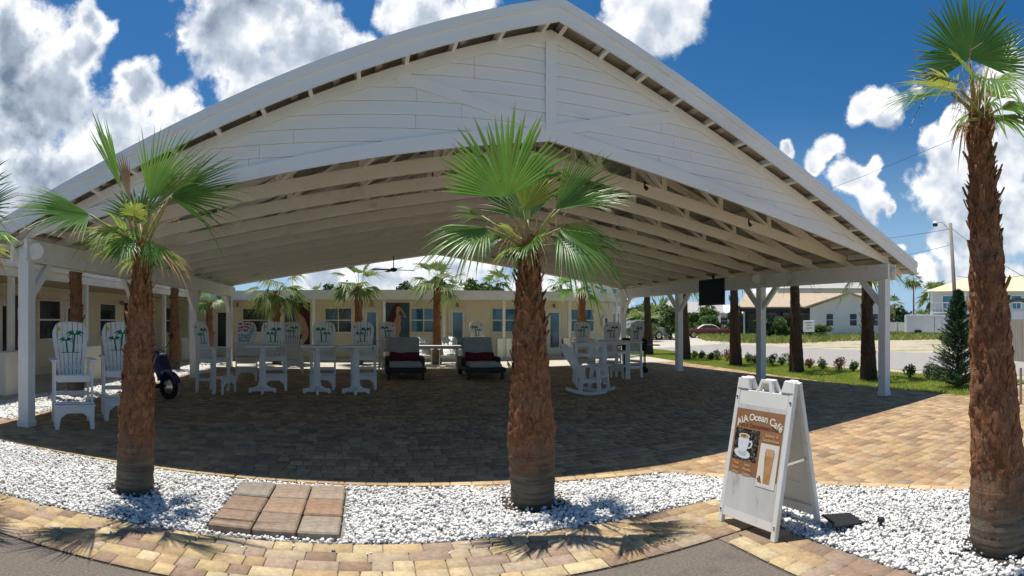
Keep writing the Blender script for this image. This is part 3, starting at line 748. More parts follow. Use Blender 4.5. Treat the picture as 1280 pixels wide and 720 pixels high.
def tocam(p, tiltup=0.0, side=0.0):
    v = -(Vector(p)-Vector((0,0,1.6))); v.normalize(); r = Vector((v.y, -v.x, 0)).normalized(); return (v + Vector((0,0,tiltup)) + r*side).normalized()
GP = 'palms in the white pebble bed'
def FR(hx, hy, hd, tx, ty, td, spread, tilt=0, side=0, **k):
    hd *= .975; td *= .95
    h = atd(hx, hy, hd); t = atd(tx, ty, td); tilt += 0 if (spread > 145 or spread < 40) else .55; return dict(hub=h, tip=t, spread=spread, n=tocam(h, tilt, side), **k)
# middle palm
b = at(666, 630); b.z = 0
near_palm(b, atd(660, 303, 4.66), [(0,.186),(.06,.190),(.18,.203),(.3,.207),(.42,.175),(.55,.156),(.66,.142),(.74,.130),(.83,.108),(.92,.090),(1,.070)], [
    FR(633,247,4.45, 613,140,4.35, 150, .15, .1, seg=46, split=.62, cup=.12, droop=.02, short=.12),
    FR(655,262,4.75, 686,182,4.85, 100, .1, -.3, seg=30, split=.4, droop=.05, mat='frondold'),
    FR(694,262,4.5, 768,196,4.5, 72, .5, -.75, seg=34, split=.5, cup=.25, droop=.08),
    FR(700,262,4.6, 797,238,4.5, 60, .9, -.4, seg=30, split=.5, cup=.1, droop=.12),
    FR(608,284,4.4, 536,322,4.2, 105, .5, .5, seg=34, split=.55, cup=.2, droop=.25, fold=.4),
    FR(602,270,4.7, 562,262,4.75, 80, .6, .3, seg=22, split=.4, droop=.2, mat='frondold'),
    FR(700,286,4.35, 766,352,4.1, 88, .7, -.4, seg=34, split=.55, cup=.25, droop=.22, fold=.4),
    FR(705,280,4.7, 772,318,4.85, 90, .4, -.3, seg=28, split=.45, droop=.3, mat='frondold'),
    FR(660,275,4.9, 640,205,5.3, 120, -.3, 0, seg=30, split=.5, droop=.1),
    FR(672,292,4.95, 712,292,5.3, 110, .8, 0, seg=26, split=.5, droop=.3),
    FR(640,292,4.9, 592,300,5.2, 110, .8, 0, seg=26, split=.5, droop=.3),
], 'young fan palm with green fronds standing in pebbles before the middle of the gable', GP, 3, skirt=(0,2,3,4,6,7,8))
# left palm
b = at(168, 613); b.z = 0
near_palm(b, atd(178, 312, 5.0), [(0,.178),(.05,.180),(.2,.172),(.35,.165),(.5,.150),(.65,.128),(.8,.108),(.9,.082),(1,.06)], [
    FR(112,268,4.8, 14,262,4.55, 112, .5, .3, seg=42, split=.5, cup=.15, droop=.1, fold=.4),
    FR(152,238,4.95, 119,142,4.9, 20, .2, .2, seg=14, split=.7, droop=.0, short=.3),
    FR(163,252,5.2, 150,188,5.35, 24, .2, .2, seg=12, split=.6, droop=.05, mat='dryleaf'),
    FR(186,250,4.75, 236,160,4.7, 84, .3, -.35, seg=34, split=.42, cup=.2, droop=.06),
    FR(213,246,4.7, 306,222,4.5, 92, -.2, .5, seg=36, split=.42, cup=-.15, droop=.06),
    FR(190,262,4.6, 262,190,4.45, 50, .9, -.4, seg=26, split=.5, droop=.12, mat='frondold'),
    FR(205,255,5.0, 318,216,4.9, 22, .9, 0, seg=12, split=.45, droop=.1, mat='frondold'),
    FR(160,296,4.75, 140,326,4.7, 120, .3, .3, seg=26, split=.6, droop=.1),
    FR(186,300,4.75, 205,336,4.7, 90, .3, -.3, seg=24, split=.5, droop=.3),
    FR(150,285,4.7, 95,300,4.6, 60, .5, .3, seg=20, split=.5, droop=.35, mat='frondold'),
    FR(175,280,5.2, 165,225,5.5, 120, -.2, 0, seg=26, split=.5, droop=.1),
    FR(168,270,4.8, 176,240,4.8, 200, .3, 0, seg=30, split=.4, droop=.4, mat='frondold'),
], 'short fan palm with wide spreading fronds standing beside the six piece stepping pad', GP, 5)
# right palm
b = at(1253, 684); b.z = 0
near_palm(b, atd(1223, 140, 3.62), [(0,.205),(.04,.224),(.12,.212),(.2,.190),(.34,.172),(.5,.145),(.65,.120),(.8,.098),(.9,.082),(.96,.068),(1,.06)], [
    FR(1212,74,3.5, 1206,-16,3.5, 232, .1, .1, seg=64, split=.55, cup=.05, droop=.02, short=.15),
    FR(1190,118,3.45, 1102,124,3.25, 44, .9, .2, seg=26, split=.5, cup=.15, droop=.16),
    FR(1200,112,3.3, 1128,100,3.1, 60, .9, .2, seg=26, split=.5, cup=.1, droop=.12, mat='frondold'),
    FR(1232,100,3.4, 1296,104,3.2, 120, .8, -.3, seg=34, split=.5, cup=.3, droop=.4),
    FR(1215,96,3.35, 1196,62,3.2, 150, .9, 0, seg=34, split=.5, droop=.1, mat='frondold'),
    FR(1235,84,3.8, 1290,44,3.95, 120, .3, -.2, seg=34, split=.5, droop=.06),
    FR(1222,112,3.9, 1250,150,4.2, 120, .6, -.2, seg=26, split=.5, droop=.35),
    FR(1212,150,3.5, 1194,166,3.42, 30, .6, .2, seg=8, split=.6, droop=.5, mat='dryleaf'),
], 'tall leaning fan palm at the right edge with a bare red brown trunk', GP, 8, flakes=360, skirt=(0,1,2,5,7))
# palm whose trunk stands outside the left edge, its fronds reach in
b = atd(-46, YH, 4.9); b.z = 0
near_palm(b, atd(-44, 300, 4.9), [(0,.18),(.3,.175),(.8,.14),(1,.08)], [
    FR(-28,266,4.8, 26,232,4.7, 84, .3, -.3, seg=30, split=.45, cup=.2, droop=.1),
    FR(-34,275,4.8, 18,268,4.6, 60, .7, 0, seg=26, split=.5, droop=.25, mat='frondold'),
    FR(-60,260,4.9, -110,230,4.8, 110, .4, .2, seg=30, droop=.15),
    FR(-45,255,5.1, -40,170,5.3, 120, .0, 0, seg=30, droop=.1),
], 'fan palm cut off by the left edge with only its frond tips in view', GP, 12, flakes=60)
# dead stub on the right palm
# ---- distant palms: trunk and crown
def crown_acc(nf, Rr, seg, seed, elmin=-35, elmax=75, pet=.5):
    rg = np.random.default_rng(seed); acc = LeafAcc(); 
    for i in range(nf):
        az = i*2.39996+rg.uniform(-.3,.3); el = R(elmax+(elmin-elmax)*(i/(nf-1))**.8+rg.uniform(-8,8))
        d = Vector((math.cos(az)*math.cos(el), math.sin(az)*math.cos(el), math.sin(el)))
        hub = d*pet*Rr*rg.uniform(.7,1.1)+Vector((0,0,.06)); n = Vector((-math.cos(az)*math.sin(el), -math.sin(az)*math.sin(el), math.cos(el)))+Vector(rg.normal(0,.25,3))
        bd = (d+Vector((0,0,-.25+.1*rg.normal()))).normalized()
        fan_blade(acc, hub, bd, n, Rr*rg.uniform(.62,.8), R(rg.uniform(110,170)), seg, droop=rg.uniform(.15,.5), cup=.1, split=.5, seed=seed*100+i, rows=5, fold=.3)
        w = d.cross(Vector((0,0,1))).normalized()*.014
        acc.add(np.array([tuple(-w), tuple(w), tuple(hub+w*.6), tuple(hub-w*.6)]), np.array([(0,1,2,3)]))
    return acc
GROW = {}
def mid_palm(loc, htrunk, r0, r1, crown, label, group, seed, mat='farleaf', lean=(0,0), flakes=120, bark='bark'):
    root = empty('palm_tree', loc); tag(root, label, 'palm tree', group); top = Vector((lean[0], lean[1], htrunk))
    V, Fc = trunk_mesh((0,0,-.08), top, [(0,r0*1.22),(.1,r0*1.12),(.5,(r0+r1)/2),(1,r1)], seed, n=16, rows=36, flakes=flakes, fl=.12, rough=.014); quadmesh('trunk', V, Fc, bark, root)
    nf, Rr, sg, e0, e1 = crown; o = crown_acc(nf, Rr, sg, seed, e0, e1).build('crown', mat, root); o.location = top
    return root
G1 = 'palms in the pebble bed left of the pavilion'; G2 = 'palms between the pavilion and the motel'; G3 = 'palms on the lawn strip by the road'
def ga(px, X=None, Y=None):
    a = (px-640)/F+AZ
    return Vector((X, X/math.tan(a), 0)) if X is not None else Vector((Y*math.tan(a), Y, 0))
mid_palm(ga(95, X=-6.2), 3.15, .17, .12, (9,.9,14,-20,70), 'palm trunk rising behind the nearest tall white chair', G1, 21)
mid_palm(ga(218, X=-6.3), 3.0, .17, .12, (8,.7,14,0,75), 'bare reddish palm trunk just right of the parked navy scooter', G1, 22)
mid_palm(ga(262, Y=19.6), 2.35, .15, .11, (8,.8,14,-15,60), 'palm seen between the third and last left pavilion posts', G2, 23, mat='frond')
mid_palm(ga(346, Y=19.7), 2.75, .15, .11, (15,1.25,18,-45,40), 'palm with a wide low crown over the painted bathing figure by the motel', G2, 24)
mid_palm(ga(448, Y=19.7), 2.9, .16, .12, (13,1.15,18,-25,75), 'palm before the motel left of the red haired mural', G2, 25)
mid_palm(ga(546, Y=19.7), 2.9, .16, .12, (13,1.2,18,-25,75), 'palm behind the sunlit white table and low chairs', G2, 26)
mid_palm(ga(727, Y=19.8), 2.95, .20, .15, (9,1.1,16,-20,60), 'palm before the last blue motel window on the right', G2, 27, mat='frond')
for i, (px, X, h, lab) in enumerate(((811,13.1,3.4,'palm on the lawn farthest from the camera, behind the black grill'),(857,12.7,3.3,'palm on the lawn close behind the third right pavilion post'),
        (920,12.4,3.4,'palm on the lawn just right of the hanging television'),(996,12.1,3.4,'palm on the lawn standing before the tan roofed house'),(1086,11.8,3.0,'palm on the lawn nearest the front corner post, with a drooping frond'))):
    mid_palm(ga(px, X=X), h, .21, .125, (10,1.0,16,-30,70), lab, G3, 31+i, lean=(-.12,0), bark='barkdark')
# far palms
GF = 'palms far behind the buildings'
for i, (px, d, ytop, h0, Rr, nf, lab) in enumerate(((1142,95,337,.16,1.9,18,'slender tall far palm just right of the pavilion eave'),(1170,80,348,.3,3.0,30,'stout full crowned far palm above the white trailer'),
        (1186,86,372,.3,2.6,24,'lower bushy far palm right of the stout one'),(1097,70,366,.2,1.7,14,'small far palm beside the front right pavilion post'),(1118,85,368,.2,1.8,16,'far palm seen just right of the front corner post'),
        (622,40,334,.2,1.35,18,'round headed palm above the motel roof left of the middle trunk'),(701,52,338,.2,1.5,16,'palm above the motel roof just right of the middle trunk'),
        (575,44,346,.2,1.5,16,'palm over the motel roof behind the shrubby crowns'),(540,48,345,.2,1.5,14,'palm top over the motel roof behind the sunlit table palm'),(396,50,352,.2,1.3,12,'palm top over the motel roof left of centre'),
        (825,50,372,.25,2.1,24,'shaggy far palm left of the third right post'),(802,44,380,.25,1.7,18,'shaggy low palm by the parked grey pickup'),(883,75,366,.2,1.6,14,'far palm under the television'),
        (1150,90,385,.2,2.0,16,'low far palm behind the trailer roof, left one'),(1160,92,386,.2,2.0,16,'low far palm behind the trailer roof, second from left'),(782,60,348,.2,1.2,12,'small palm top right of the motel roof end'))):
    p = atd(px, YH, d); p.z = -.05; ht = 1.6+(YH-ytop)*d/F-Rr*.9
    mid_palm(p, max(ht, 1.0), h0, h0*.7, (nf,Rr,9,-50,80), lab, GF, 51+i, flakes=10)
#INSERT2
# ================================================================== STEPPING SLABS
GS = 'concrete paving slabs of the stepping pad'
SLC = [(.34,.24,.17),(.33,.245,.18),(.36,.30,.23),(.30,.215,.15),(.37,.26,.175),(.36,.23,.15),(.32,.27,.22),(.36,.27,.20),(.37,.29,.22)]
xs = [-1.20, -.86, -.52, -.20]; ysl = [3.86, 4.22, 4.60, 5.00]
pos = [['left','middle','right'], ['front','middle','back']]
for j in range(3):
    for i in range(3):
        m = MB(); cx, cy = (xs[i]+xs[i+1])/2, (ysl[j]+ysl[j+1])/2
        w, d = xs[i+1]-xs[i]-.012, ysl[j+1]-ysl[j]-.014
        m.box((0,0,.03), (w, d, .07), (rnd.uniform(-.012,.012), rnd.uniform(-.01,.01), rnd.uniform(-.02,.02)), SLC[j*3+i])
        m.c = [tuple(q*.84 for q in t_) for t_ in m.c]
        o = m.build('paving_slab', 'slab', None, bevel=.012, loc=(cx, cy, rnd.uniform(-.002,.006)))
        tag(o, f'square concrete slab in the {pos[1][j]} row, {pos[0][i]} column of the stepping pad', 'paving slab', GS)

# ================================================================== MOTEL
def part(mb, name, mat, parent, off, **k):
    mb.xform(Matrix.Translation(-Vector(off))); return mb.build(name, mat, parent, **k)
class Wall:
    """helper: places things on a vertical wall. o = wall origin, u = along the wall, n = outward"""
    def __init__(s, o, u, n, root): s.o, s.u, s.n, s.root = Vector(o), Vector(u), Vector(n), root; s.off = Vector(root.location)
    def P(s, a, d, z): return s.o+s.u*a+s.n*d+Vector((0,0,z))
    def bx(s, m, a0, a1, d0, d1, z0, z1):
        p = s.P(a0, d0, z0); q = s.P(a1, d1, z1); m.bb(min(p.x,q.x), max(p.x,q.x), min(p.y,q.y), max(p.y,q.y), z0, z1); return m
    def part(s, m, name, mat, parent=None, **k): return part(m, name, mat, parent or s.root, s.off, **k)
    def window(s, a0, a1, z0, z1, glass='glass', mull=False):
        m = MB(); w = .05
        s.bx(m, a0-w, a1+w, 0, .05, z0-w, z0); s.bx(m, a0-w, a1+w, 0, .05, z1, z1+w); s.bx(m, a0-w, a0, 0, .047, z0, z1); s.bx(m, a1, a1+w, 0, .047, z0, z1)
        zm = (z0+z1)/2; s.bx(m, a0, a1, 0, .04, zm-.025, zm+.025)
        if mull: s.bx(m, (a0+a1)/2-.02, (a0+a1)/2+.02, 0, .036, z0, z1)
        f = s.part(m, 'window', 'creamtrim'); 
        m = MB(); s.bx(m, a0, a1, .004, .022, z0, z1); s.part(m, 'pane', glass, f)
        m = MB(); s.bx(m, a0-.08, a1+.08, 0, .08, z0-w-.035, z0-w-.002); s.part(m, 'sill', 'creamtrim', f)
        return f
    def door(s, a0, a1, z0=.12, z1=2.2, glass='glass', hs=1):
        m = MB(); s.bx(m, a0-.07, a0, 0, .05, z0, z1+.07); s.bx(m, a1, a1+.07, 0, .05, z0, z1+.07); s.bx(m, a0, a1, 0, .05, z1, z1+.07)
        w = (a1-a0)*.2; s.bx(m, a0+.01, a0+w, .002, .035, z0, z1-.01); s.bx(m, a1-w, a1-.01, .002, .035, z0, z1-.01)
        s.bx(m, a0+w, a1-w, .002, .035, z0, z0+.3); s.bx(m, a0+w, a1-w, .002, .035, z1-.14, z1-.01)
        f = s.part(m, 'door', 'creamtrim'); m = MB(); s.bx(m, a0+w, a1-w, .006, .02, z0+.3, z1-.14); s.part(m, 'door_glass', glass, f)
        m = MB(); ah = a1-w*.5 if hs > 0 else a0+w*.5; p = s.P(ah, .06, 1.1); m.box(p, (.05,.05,.05)); s.part(m, 'handle', 'chrome', f, bevel=.008)
        return f
    def boards(s, a0, a1, z0, z1, h=.2):
        m = MB(); z = z0
        s.bx(m, a0, a1, -.16, -.012, z0, z1)
        while z < z1-.02:
            zt = min(z+h, z1); P = [s.P(a0, .014, z+.006), s.P(a1, .014, z+.006), s.P(a1, .0, zt), s.P(a0, .0, zt)]; Q = [p-s.n*.03 for p in P]
            m.add(P+Q, [(0,1,2,3),(0,4,5,1),(3,2,6,7),(0,3,7,4),(1,5,6,2)]); z = zt
        return m
    def lamp(s, a, z):
        m = MB(); p = s.P(a, .03, z); m.box(p, (.09,.09,.12)); q = s.P(a, .10, z-.02); m.tube([s.P(a,.05,z+.02), s.P(a,.12,z+.05), q-Vector((0,0,.08))], [.02,.045,.06], 8)
        return s.part(m, 'wall_lamp', 'woodgrey')
# ---- rear wing: wall plane Y = 23, porch edge Y = 21.4
YW, YP = 23.0, 21.4
def pa(px, Y=YW): return Y*math.tan((px-640)/F+AZ)
bk = empty('motel_wing', (1.5, 24.5, 0)); tag(bk, 'long low cream clapboard motel wing with a flat fascia, facing the camera behind the pavilion', 'motel')
Wb = Wall((0, YW, 0), (1,0,0), (0,-1,0), bk)
Wb.part(Wb.boards(-8.7, pa(767), .1, 2.62), 'wall', 'cream')
m = MB(); m.bb(-8.7, pa(767), 23.2, 28, -.05, 2.6); Wb.part(m, 'rear_wall', 'cream')
m = MB(); m.bb(-8.6, pa(775, YP), YP-.1, 28.3, 2.62, 2.80); Wb.part(m, 'roof', 'greyroof')
m = MB(); m.bb(-7.12, pa(775, YP)+.02, YP-.16, YP-.1, 2.50, 2.86); m.bb(-7.12, pa(775, YP)+.03, YP-.19, YP-.16, 2.80, 2.88); m.bb(pa(775, YP), pa(775, YP)+.05, YP-.1, 28.3, 2.5, 2.86); Wb.part(m, 'fascia', 'creamtrim')
m = MB(); m.bb(-8.6, pa(775, YP), YP-.1, YW, 2.56, 2.615); Wb.part(m, 'porch_ceiling', 'cream')
m = MB(); m.bb(-8.6, pa(772, YP)+.3, YP-.35, YW, -.02, .11); Wb.part(m, 'porch_floor', 'concrete')
for px in (392, 480, 555, 630, 712, 771):
    x = pa(px, YP); m = MB(); m.bb(x-.06, x+.06, YP-.02, YP+.1, .1, 2.56); p = Wb.part(m, 'porch_post', 'creamtrim', bevel=.004)
    if px in (630, 712):
        m = MB(); m.bb(x-.30, x-.07, YP-.1, YP+.18, .0, .92); m.bb(x+.07, x+.30, YP-.1, YP+.18, .0, .92); m.bb(x-.3, x+.3, YP+.0, YP+.19, .1, .85); Wb.part(m, 'post_base', 'creamtrim', p, bevel=.01)
for a, b_, g, ml in ((304,335,'glassdark',0),(407,439,'glassdark',1),(514,545,'glass',1),(615.5,645.5,'glass',1),(714,741.5,'glass',1)):
    Wb.window(pa(a), pa(b_), 1.17, 2.17, g, bool(ml))
for a, b_, g in ((268,290,'glassdark'),(455,474,'glass'),(562,582,'glass'),(684,702,'glass')): Wb.door(pa(a), pa(b_), .12, 2.15, g, -1)
for px in (297, 464, 571.5, 692): Wb.lamp(pa(px), 2.36)
m = MB(); x = pa(755); m.bb(x-.14, x+.14, YW-.16, YW-.002, 1.38, 1.86); o = Wb.part(m, 'utility_box', 'creamtrim', bevel=.01)
m = MB(); m.bb(x+.0, x+.09, YW-.172, YW-.158, 1.55, 1.78); Wb.part(m, 'meter_window', 'black', o)
# ---- left wing: wall plane X = -8.7, porch edge X = -7
XW, XP = -8.7, -7.0
def pb(px, X=XW): return X/math.tan((px-640)/F+AZ)
lf = empty('motel_wing', (-11, 14, 0)); tag(lf, 'cream motel wing with a ribbed metal porch roof running along the left side', 'motel')
Wl = Wall((XW, 0, 0), (0,1,0), (1,0,0), lf)
Wl.part(Wl.boards(2.0, YW-.2, .1, 2.75), 'wall', 'cream')
m = MB(); m.bb(-13.5, XW-.2, 2, 28, -.05, 2.7); Wl.part(m, 'rear_wall', 'cream')
m = MB(); m.prism([(XP+.12,2.80),(XP+.12,2.86),(-11.3,3.75),(-15.2,2.8),(-11.3,3.66)], (0,12.9,0), (1,0,0), (0,0,1), 22); Wl.part(m, 'roof', 'greyroof')
m = MB()
for k in range(74): y = 2.0+k*.3; m.bar((XP+.13, y, 2.885), (-11.25, y, 3.765), .035, .035)
Wl.part(m, 'roof_ribs', 'mirror')
m = MB(); m.bb(XP+.1, XP+.16, 1.9, YP-.2, 2.55, 2.87); m.bb(XP+.16, XP+.26, 1.9, YP-.2, 2.74, 2.87); Wl.part(m, 'fascia', 'creamtrim')
m = MB(); m.bb(XW, XP+.1, 2, YP-.2, 2.60, 2.64); Wl.part(m, 'porch_ceiling', 'tanroof')
m = MB(); m.bb(XW, XP+.25, 2, YP-.36, -.02, .10); Wl.part(m, 'porch_floor', 'concrete')
for px in (14, 107, 168, 205, 237):
    y = pb(px, XP); m = MB(); m.bb(XP-.06, XP+.06, y-.06, y+.06, .1, 2.6); p = Wl.part(m, 'porch_post', 'creamtrim', bevel=.004)
    if px in (14, 107, 237):
        m = MB(); m.bb(XP-.2, XP+.22, y-.45, y+.45, .1, .98); Wl.part(m, 'post_base', 'creamtrim', p, bevel=.01)
for a, b_ in ((48,74),(124,143),(205,217)): Wl.window(pb(a), pb(b_), 1.12, 2.20, 'glassdark')
for a, b_ in ((0,9),(82,92),(184,192)): Wl.door(pb(a), pb(b_), .11, 2.15, 'glassdark')
for px in (30, 150): Wl.lamp(pb(px), 2.3)
m = MB(); m.bb(XW+.02, XW+.45, pb(96), pb(118), .1, .55); Wl.part(m, 'bench_box', 'woodgrey')
# murals
def mural(W, a0, a1, z0, z1, bg, figs, label, grp):
    c = W.P((a0+a1)/2, .03, z0); root = empty('wall_mural', c); tag(root, label, 'mural', grp); W2 = Wall(W.o, W.u, W.n, root)
    m = MB(); W2.bx(m, a0, a1, .018, .05, z0, z1); W2.part(m, 'mural_board', bg)
    for k, (nm, mat, poly) in enumerate(figs):
        m = MB(); P = [(a0+(a1-a0)*x, z0+(z1-z0)*z) for x, z in poly]; d = .053+.0025*k
        m.add([W2.P(a, d, z) for a, z in P], [tuple(range(len(P)))]); W2.part(m, nm, mat)
def sm(poly, it=2):
    for _ in range(it):
        q = []
        for i in range(len(poly)):
            a, b2 = poly[i], poly[(i+1) % len(poly)]; q += [(a[0]*.75+b2[0]*.25, a[1]*.75+b2[1]*.25), (a[0]*.25+b2[0]*.75, a[1]*.25+b2[1]*.75)]
        poly = q
    return poly
GM = 'bathing beauty murals on the motel wall'
hair1 = sm([(.44,.95),(.6,.99),(.85,.93),(.97,.75),(.95,.5),(.86,.36),(.78,.52),(.66,.7),(.56,.78),(.5,.86)])
body1 = sm([(.30,.93),(.38,.97),(.46,.95),(.50,.88),(.47,.82),(.55,.77),(.70,.72),(.84,.60),(.93,.44),(.96,.30),(.90,.2),(.78,.10),(.66,.0),(.50,.0),(.56,.08),(.66,.18),(.72,.27),(.62,.30),(.52,.36),(.50,.40),(.56,.44),(.50,.52),(.42,.62),(.40,.70),(.36,.78),(.33,.82),(.29,.87)])
mural(Wb, pa(356), pa(387.5), .5, 2.42, 'muraldark', [('painted_sea','muralblue',[(0,.3),(.45,.3),(.45,1),(0,1)]),('painted_hair','hair',hair1),('painted_body','skin',body1),('painted_arm','skin',sm([(.82,.42),(.90,.30),(.62,.06),(.46,.0),(.42,.03),(.58,.14),(.74,.30)]))], 'tall mural of a seated bare skinned bather on a dark ground, behind a palm', GM)
hair2 = sm([(.14,.42),(.20,.62),(.28,.78),(.40,.94),(.54,.99),(.66,.95),(.70,.88),(.62,.86),(.56,.80),(.52,.70),(.46,.58),(.36,.46),(.26,.40)])
body2 = sm([(.54,.92),(.62,.93),(.68,.88),(.66,.82),(.60,.78),(.62,.73),(.68,.70),(.70,.62),(.66,.54),(.70,.46),(.68,.38),(.60,.30),(.66,.16),(.62,.04),(.5,.0),(.34,.02),(.28,.14),(.34,.28),(.42,.36),(.40,.48),(.42,.58),(.50,.66),(.52,.76),(.50,.84)])
arm2 = sm([(.62,.74),(.70,.72),(.88,.66),(.90,.70),(.80,.80),(.68,.90),(.64,.88),(.74,.78),(.82,.71),(.70,.68)])
mural(Wb, pa(478), pa(511.5), .45, 2.42, 'muralblue', [('painted_blossoms','flowers',sm([(.3,.0),(.95,.0),(1,.12),(.85,.2),(.6,.16),(.4,.2)])),('painted_hair','hair',hair2),('painted_body','skin',body2),('painted_arm','skin',arm2)], 'blue mural of a red haired bather with a raised arm', GM)
mural(Wl, pb(17), pb(24), .6, 2.3, 'mirror', [('painted_figure','flowers',sm([(.3,.2),(.7,.15),(.75,.5),(.6,.8),(.35,.75),(.45,.5)])),('painted_face','housewhite',sm([(.35,.62),(.6,.6),(.62,.8),(.4,.82)]))], 'narrow black and white mural near the left edge', GM)
mural(Wl, pb(155), pb(170), .6, 2.3, 'mirror', [('painted_figure','flowers',sm([(.3,.1),(.6,.1),(.7,.5),(.55,.85),(.35,.8),(.4,.5)]))], 'dark mural on the left wing mostly hidden by the left palm trunk', GM)

# ================================================================== FURNITURE
def tall_chair(paint='green', seat=.76, top=1.60, arm=1.0, w=.60, label='', group=None, loc=(0,0,0), rz=0, foot=True, suncol='paintyellow', mir=1, rec=.20):
    root = empty('tall_chair' if foot else 'low_chair', loc, rz); tag(root, label, 'chair', group)
    B = lambda m, n, mat='furn', p=None, bev=.004: m.build(n, mat, p or root, bevel=bev)
    # back: seven slats in a fan with a rounded top
    def Pm(x, h, d=0.0):                               # h = height above seat along the leaning back
        return Vector((x, .19+rec*h+d, seat-.02+h*math.cos(math.atan(rec))))
    H = (top-seat)*1.02; n = 7; m = MB()
    for i in range(n):
        u0, u1 = -1+2*i/n, -1+2*(i+1)/n; g = .006
        def X(u, h): return u*(.205+.085*min(1, h/(H*.72)))
        def topc(u): a = abs(u); return H*(1-.05*a**2-.17*max(0,(a-.62)/.38)**2.2)
        P = [(X(u0,0)+g, 0), (X(u1,0)-g, 0), (X(u1,H*.72)-g, H*.72)]
        for q in range(5):
            u = u1+(u0-u1)*q/4; h = topc(u); P.append((X(u, h)+(-g if q == 0 else (g if q == 4 else 0)), h))
        P.append((X(u0,H*.72)+g, H*.72))
        A = [Pm(x, h) for x, h in P]; C = [p+Vector((0,.02,0)) for p in A]; k = len(P)
        m.add(A+C, [tuple(range(k)), tuple(range(k, 2*k))[::-1]]+[(j, j+k, (j+1) % k+k, (j+1) % k) for j in range(k)])
    back = B(m, 'backrest', bev=0)
    m = MB()
    for h in (.12, .46): m.box(Pm(0, h, .032), (.44+.14*h, .022, .07))
    B(m, 'back_rail', p=back)
    # painted palms and sun
    def decal(polys, name, mat):
        m = MB()
        for poly in polys: m.add([Pm(x*mir, h, -.0025) for x, h in poly], [tuple(range(len(poly)))])
        m.build(name, mat, back)
    if paint:
        def palm(cx, base, ht, lean, s):
            out = []; pts = [(cx+lean*(t/5)**1.6, base+ht*t/5) for t in range(6)]
            L = [(x-.013*s, z) for x, z in pts]; Rr = [(x+.013*s, z) for x, z in pts]; out.append(L+Rr[::-1]); tx, tz = pts[-1]
            for a, ln in ((200,.12),(165,.14),(130,.10),(50,.10),(18,.14),(-18,.12)):
                a = R(a); dx, dz = math.cos(a)*ln*s, math.sin(a)*ln*s*.6
                out.append([(tx, tz-.014), (tx+dx*.5, tz+dz*.6+.030*s), (tx+dx, tz+dz-.035*s), (tx+dx*.55, tz+dz*.5-.006*s)])
            return out
        h0 = H*.42
        decal(palm(.05, h0, .30, .03, 1.2)+palm(-.05, h0, .20, -.02, .95)+[[(-.16,h0-.008),(.16,h0-.008),(.13,h0+.003),(-.13,h0+.004)]], 'painted_palms', {'green':'paintgreen','dark':'paintgreen'}.get(paint,'paintgreen'))
        sx, sz = -.185, H*.86
        decal([[(sx+.035*math.cos(a*PI/6), sz+.035*math.sin(a*PI/6)) for a in range(12)]], 'painted_sun', suncol)
    if paint == 'flower': pass
    # seat
    m = MB()
    for i in range(5): y = -.27+i*.105; m.box((0, y+.05, seat+.012-.012*i), (w-.10, .096, .024), (-.09,0,0))
    m.box((0, -.275, seat-.035), (w-.1, .024, .10)); B(m, 'seat')
    for s in (-1, 1):
        m = MB(); m.box((s*(w/2-.01), -.05, arm), (.11, .60, .026)); B(m, 'armrest')
        m = MB(); m.prism([(-.26,0),(-.17,0),(-.195,.10),(-.20,arm-.02),(-.28,arm-.02),(-.275,.10)], (s*(w/2-.02), 0, 0), (0,1,0), (0,0,1), .03); B(m, 'leg')
        m = MB(); m.prism([(.20,0),(.28,0),(.24,arm-.02),(.16,arm-.02)], (s*(w/2-.02), 0, 0), (0,1,0), (0,0,1), .03); B(m, 'leg')
        m = MB(); m.box((s*(w/2-.045), -.01, seat-.04), (.026, .52, .09), (-.06,0,0)); 
        if foot: m.box((s*(w/2-.045), -.02, .30), (.026, .46, .07))
        B(m, 'side_rail')
    if foot:
        m = MB(); m.bb(-w/2+.0, w/2-.0, -.47, -.27, .335, .36); m.bb(-w/2, w/2, -.36, -.28, .362-.0, .385)
        B(m, 'footrest')
        m = MB(); ap = [(-w/2+.01,.33),(-w/2+.01,.0),(-w/2+.07,.0),(-w/2+.09,.16),(-.12,.235),(.12,.235),(w/2-.09,.16),(w/2-.07,.0),(w/2-.01,.0),(w/2-.01,.33)]
        m.prism(ap, (0,-.43,0), (1,0,0), (0,0,1), .028); B(m, 'footrest_apron')
        m = MB(); m.box((0,.22,.45), (w-.08,.024,.07)); B(m, 'stretcher')
    return root
GC = 'white bar height palm painted chairs'
def face(p, extra=0): return math.asin(-p.x/math.hypot(p.x, p.y))*(-1)*(-1) + extra
def spot(px, d, X=None): a = (px-640)/F+AZ; return Vector((d*math.sin(a), d*math.cos(a), .022))
def facecam(p): return math.atan2(-p.x, p.y)*(-1)*(-1)
def rzcam(p):   # local -Y towards the camera
    return math.atan2(-p.x, p.y) * 1.0 if False else math.atan2(p.x, -p.y) + PI if False else -math.atan2(p.x, p.y)
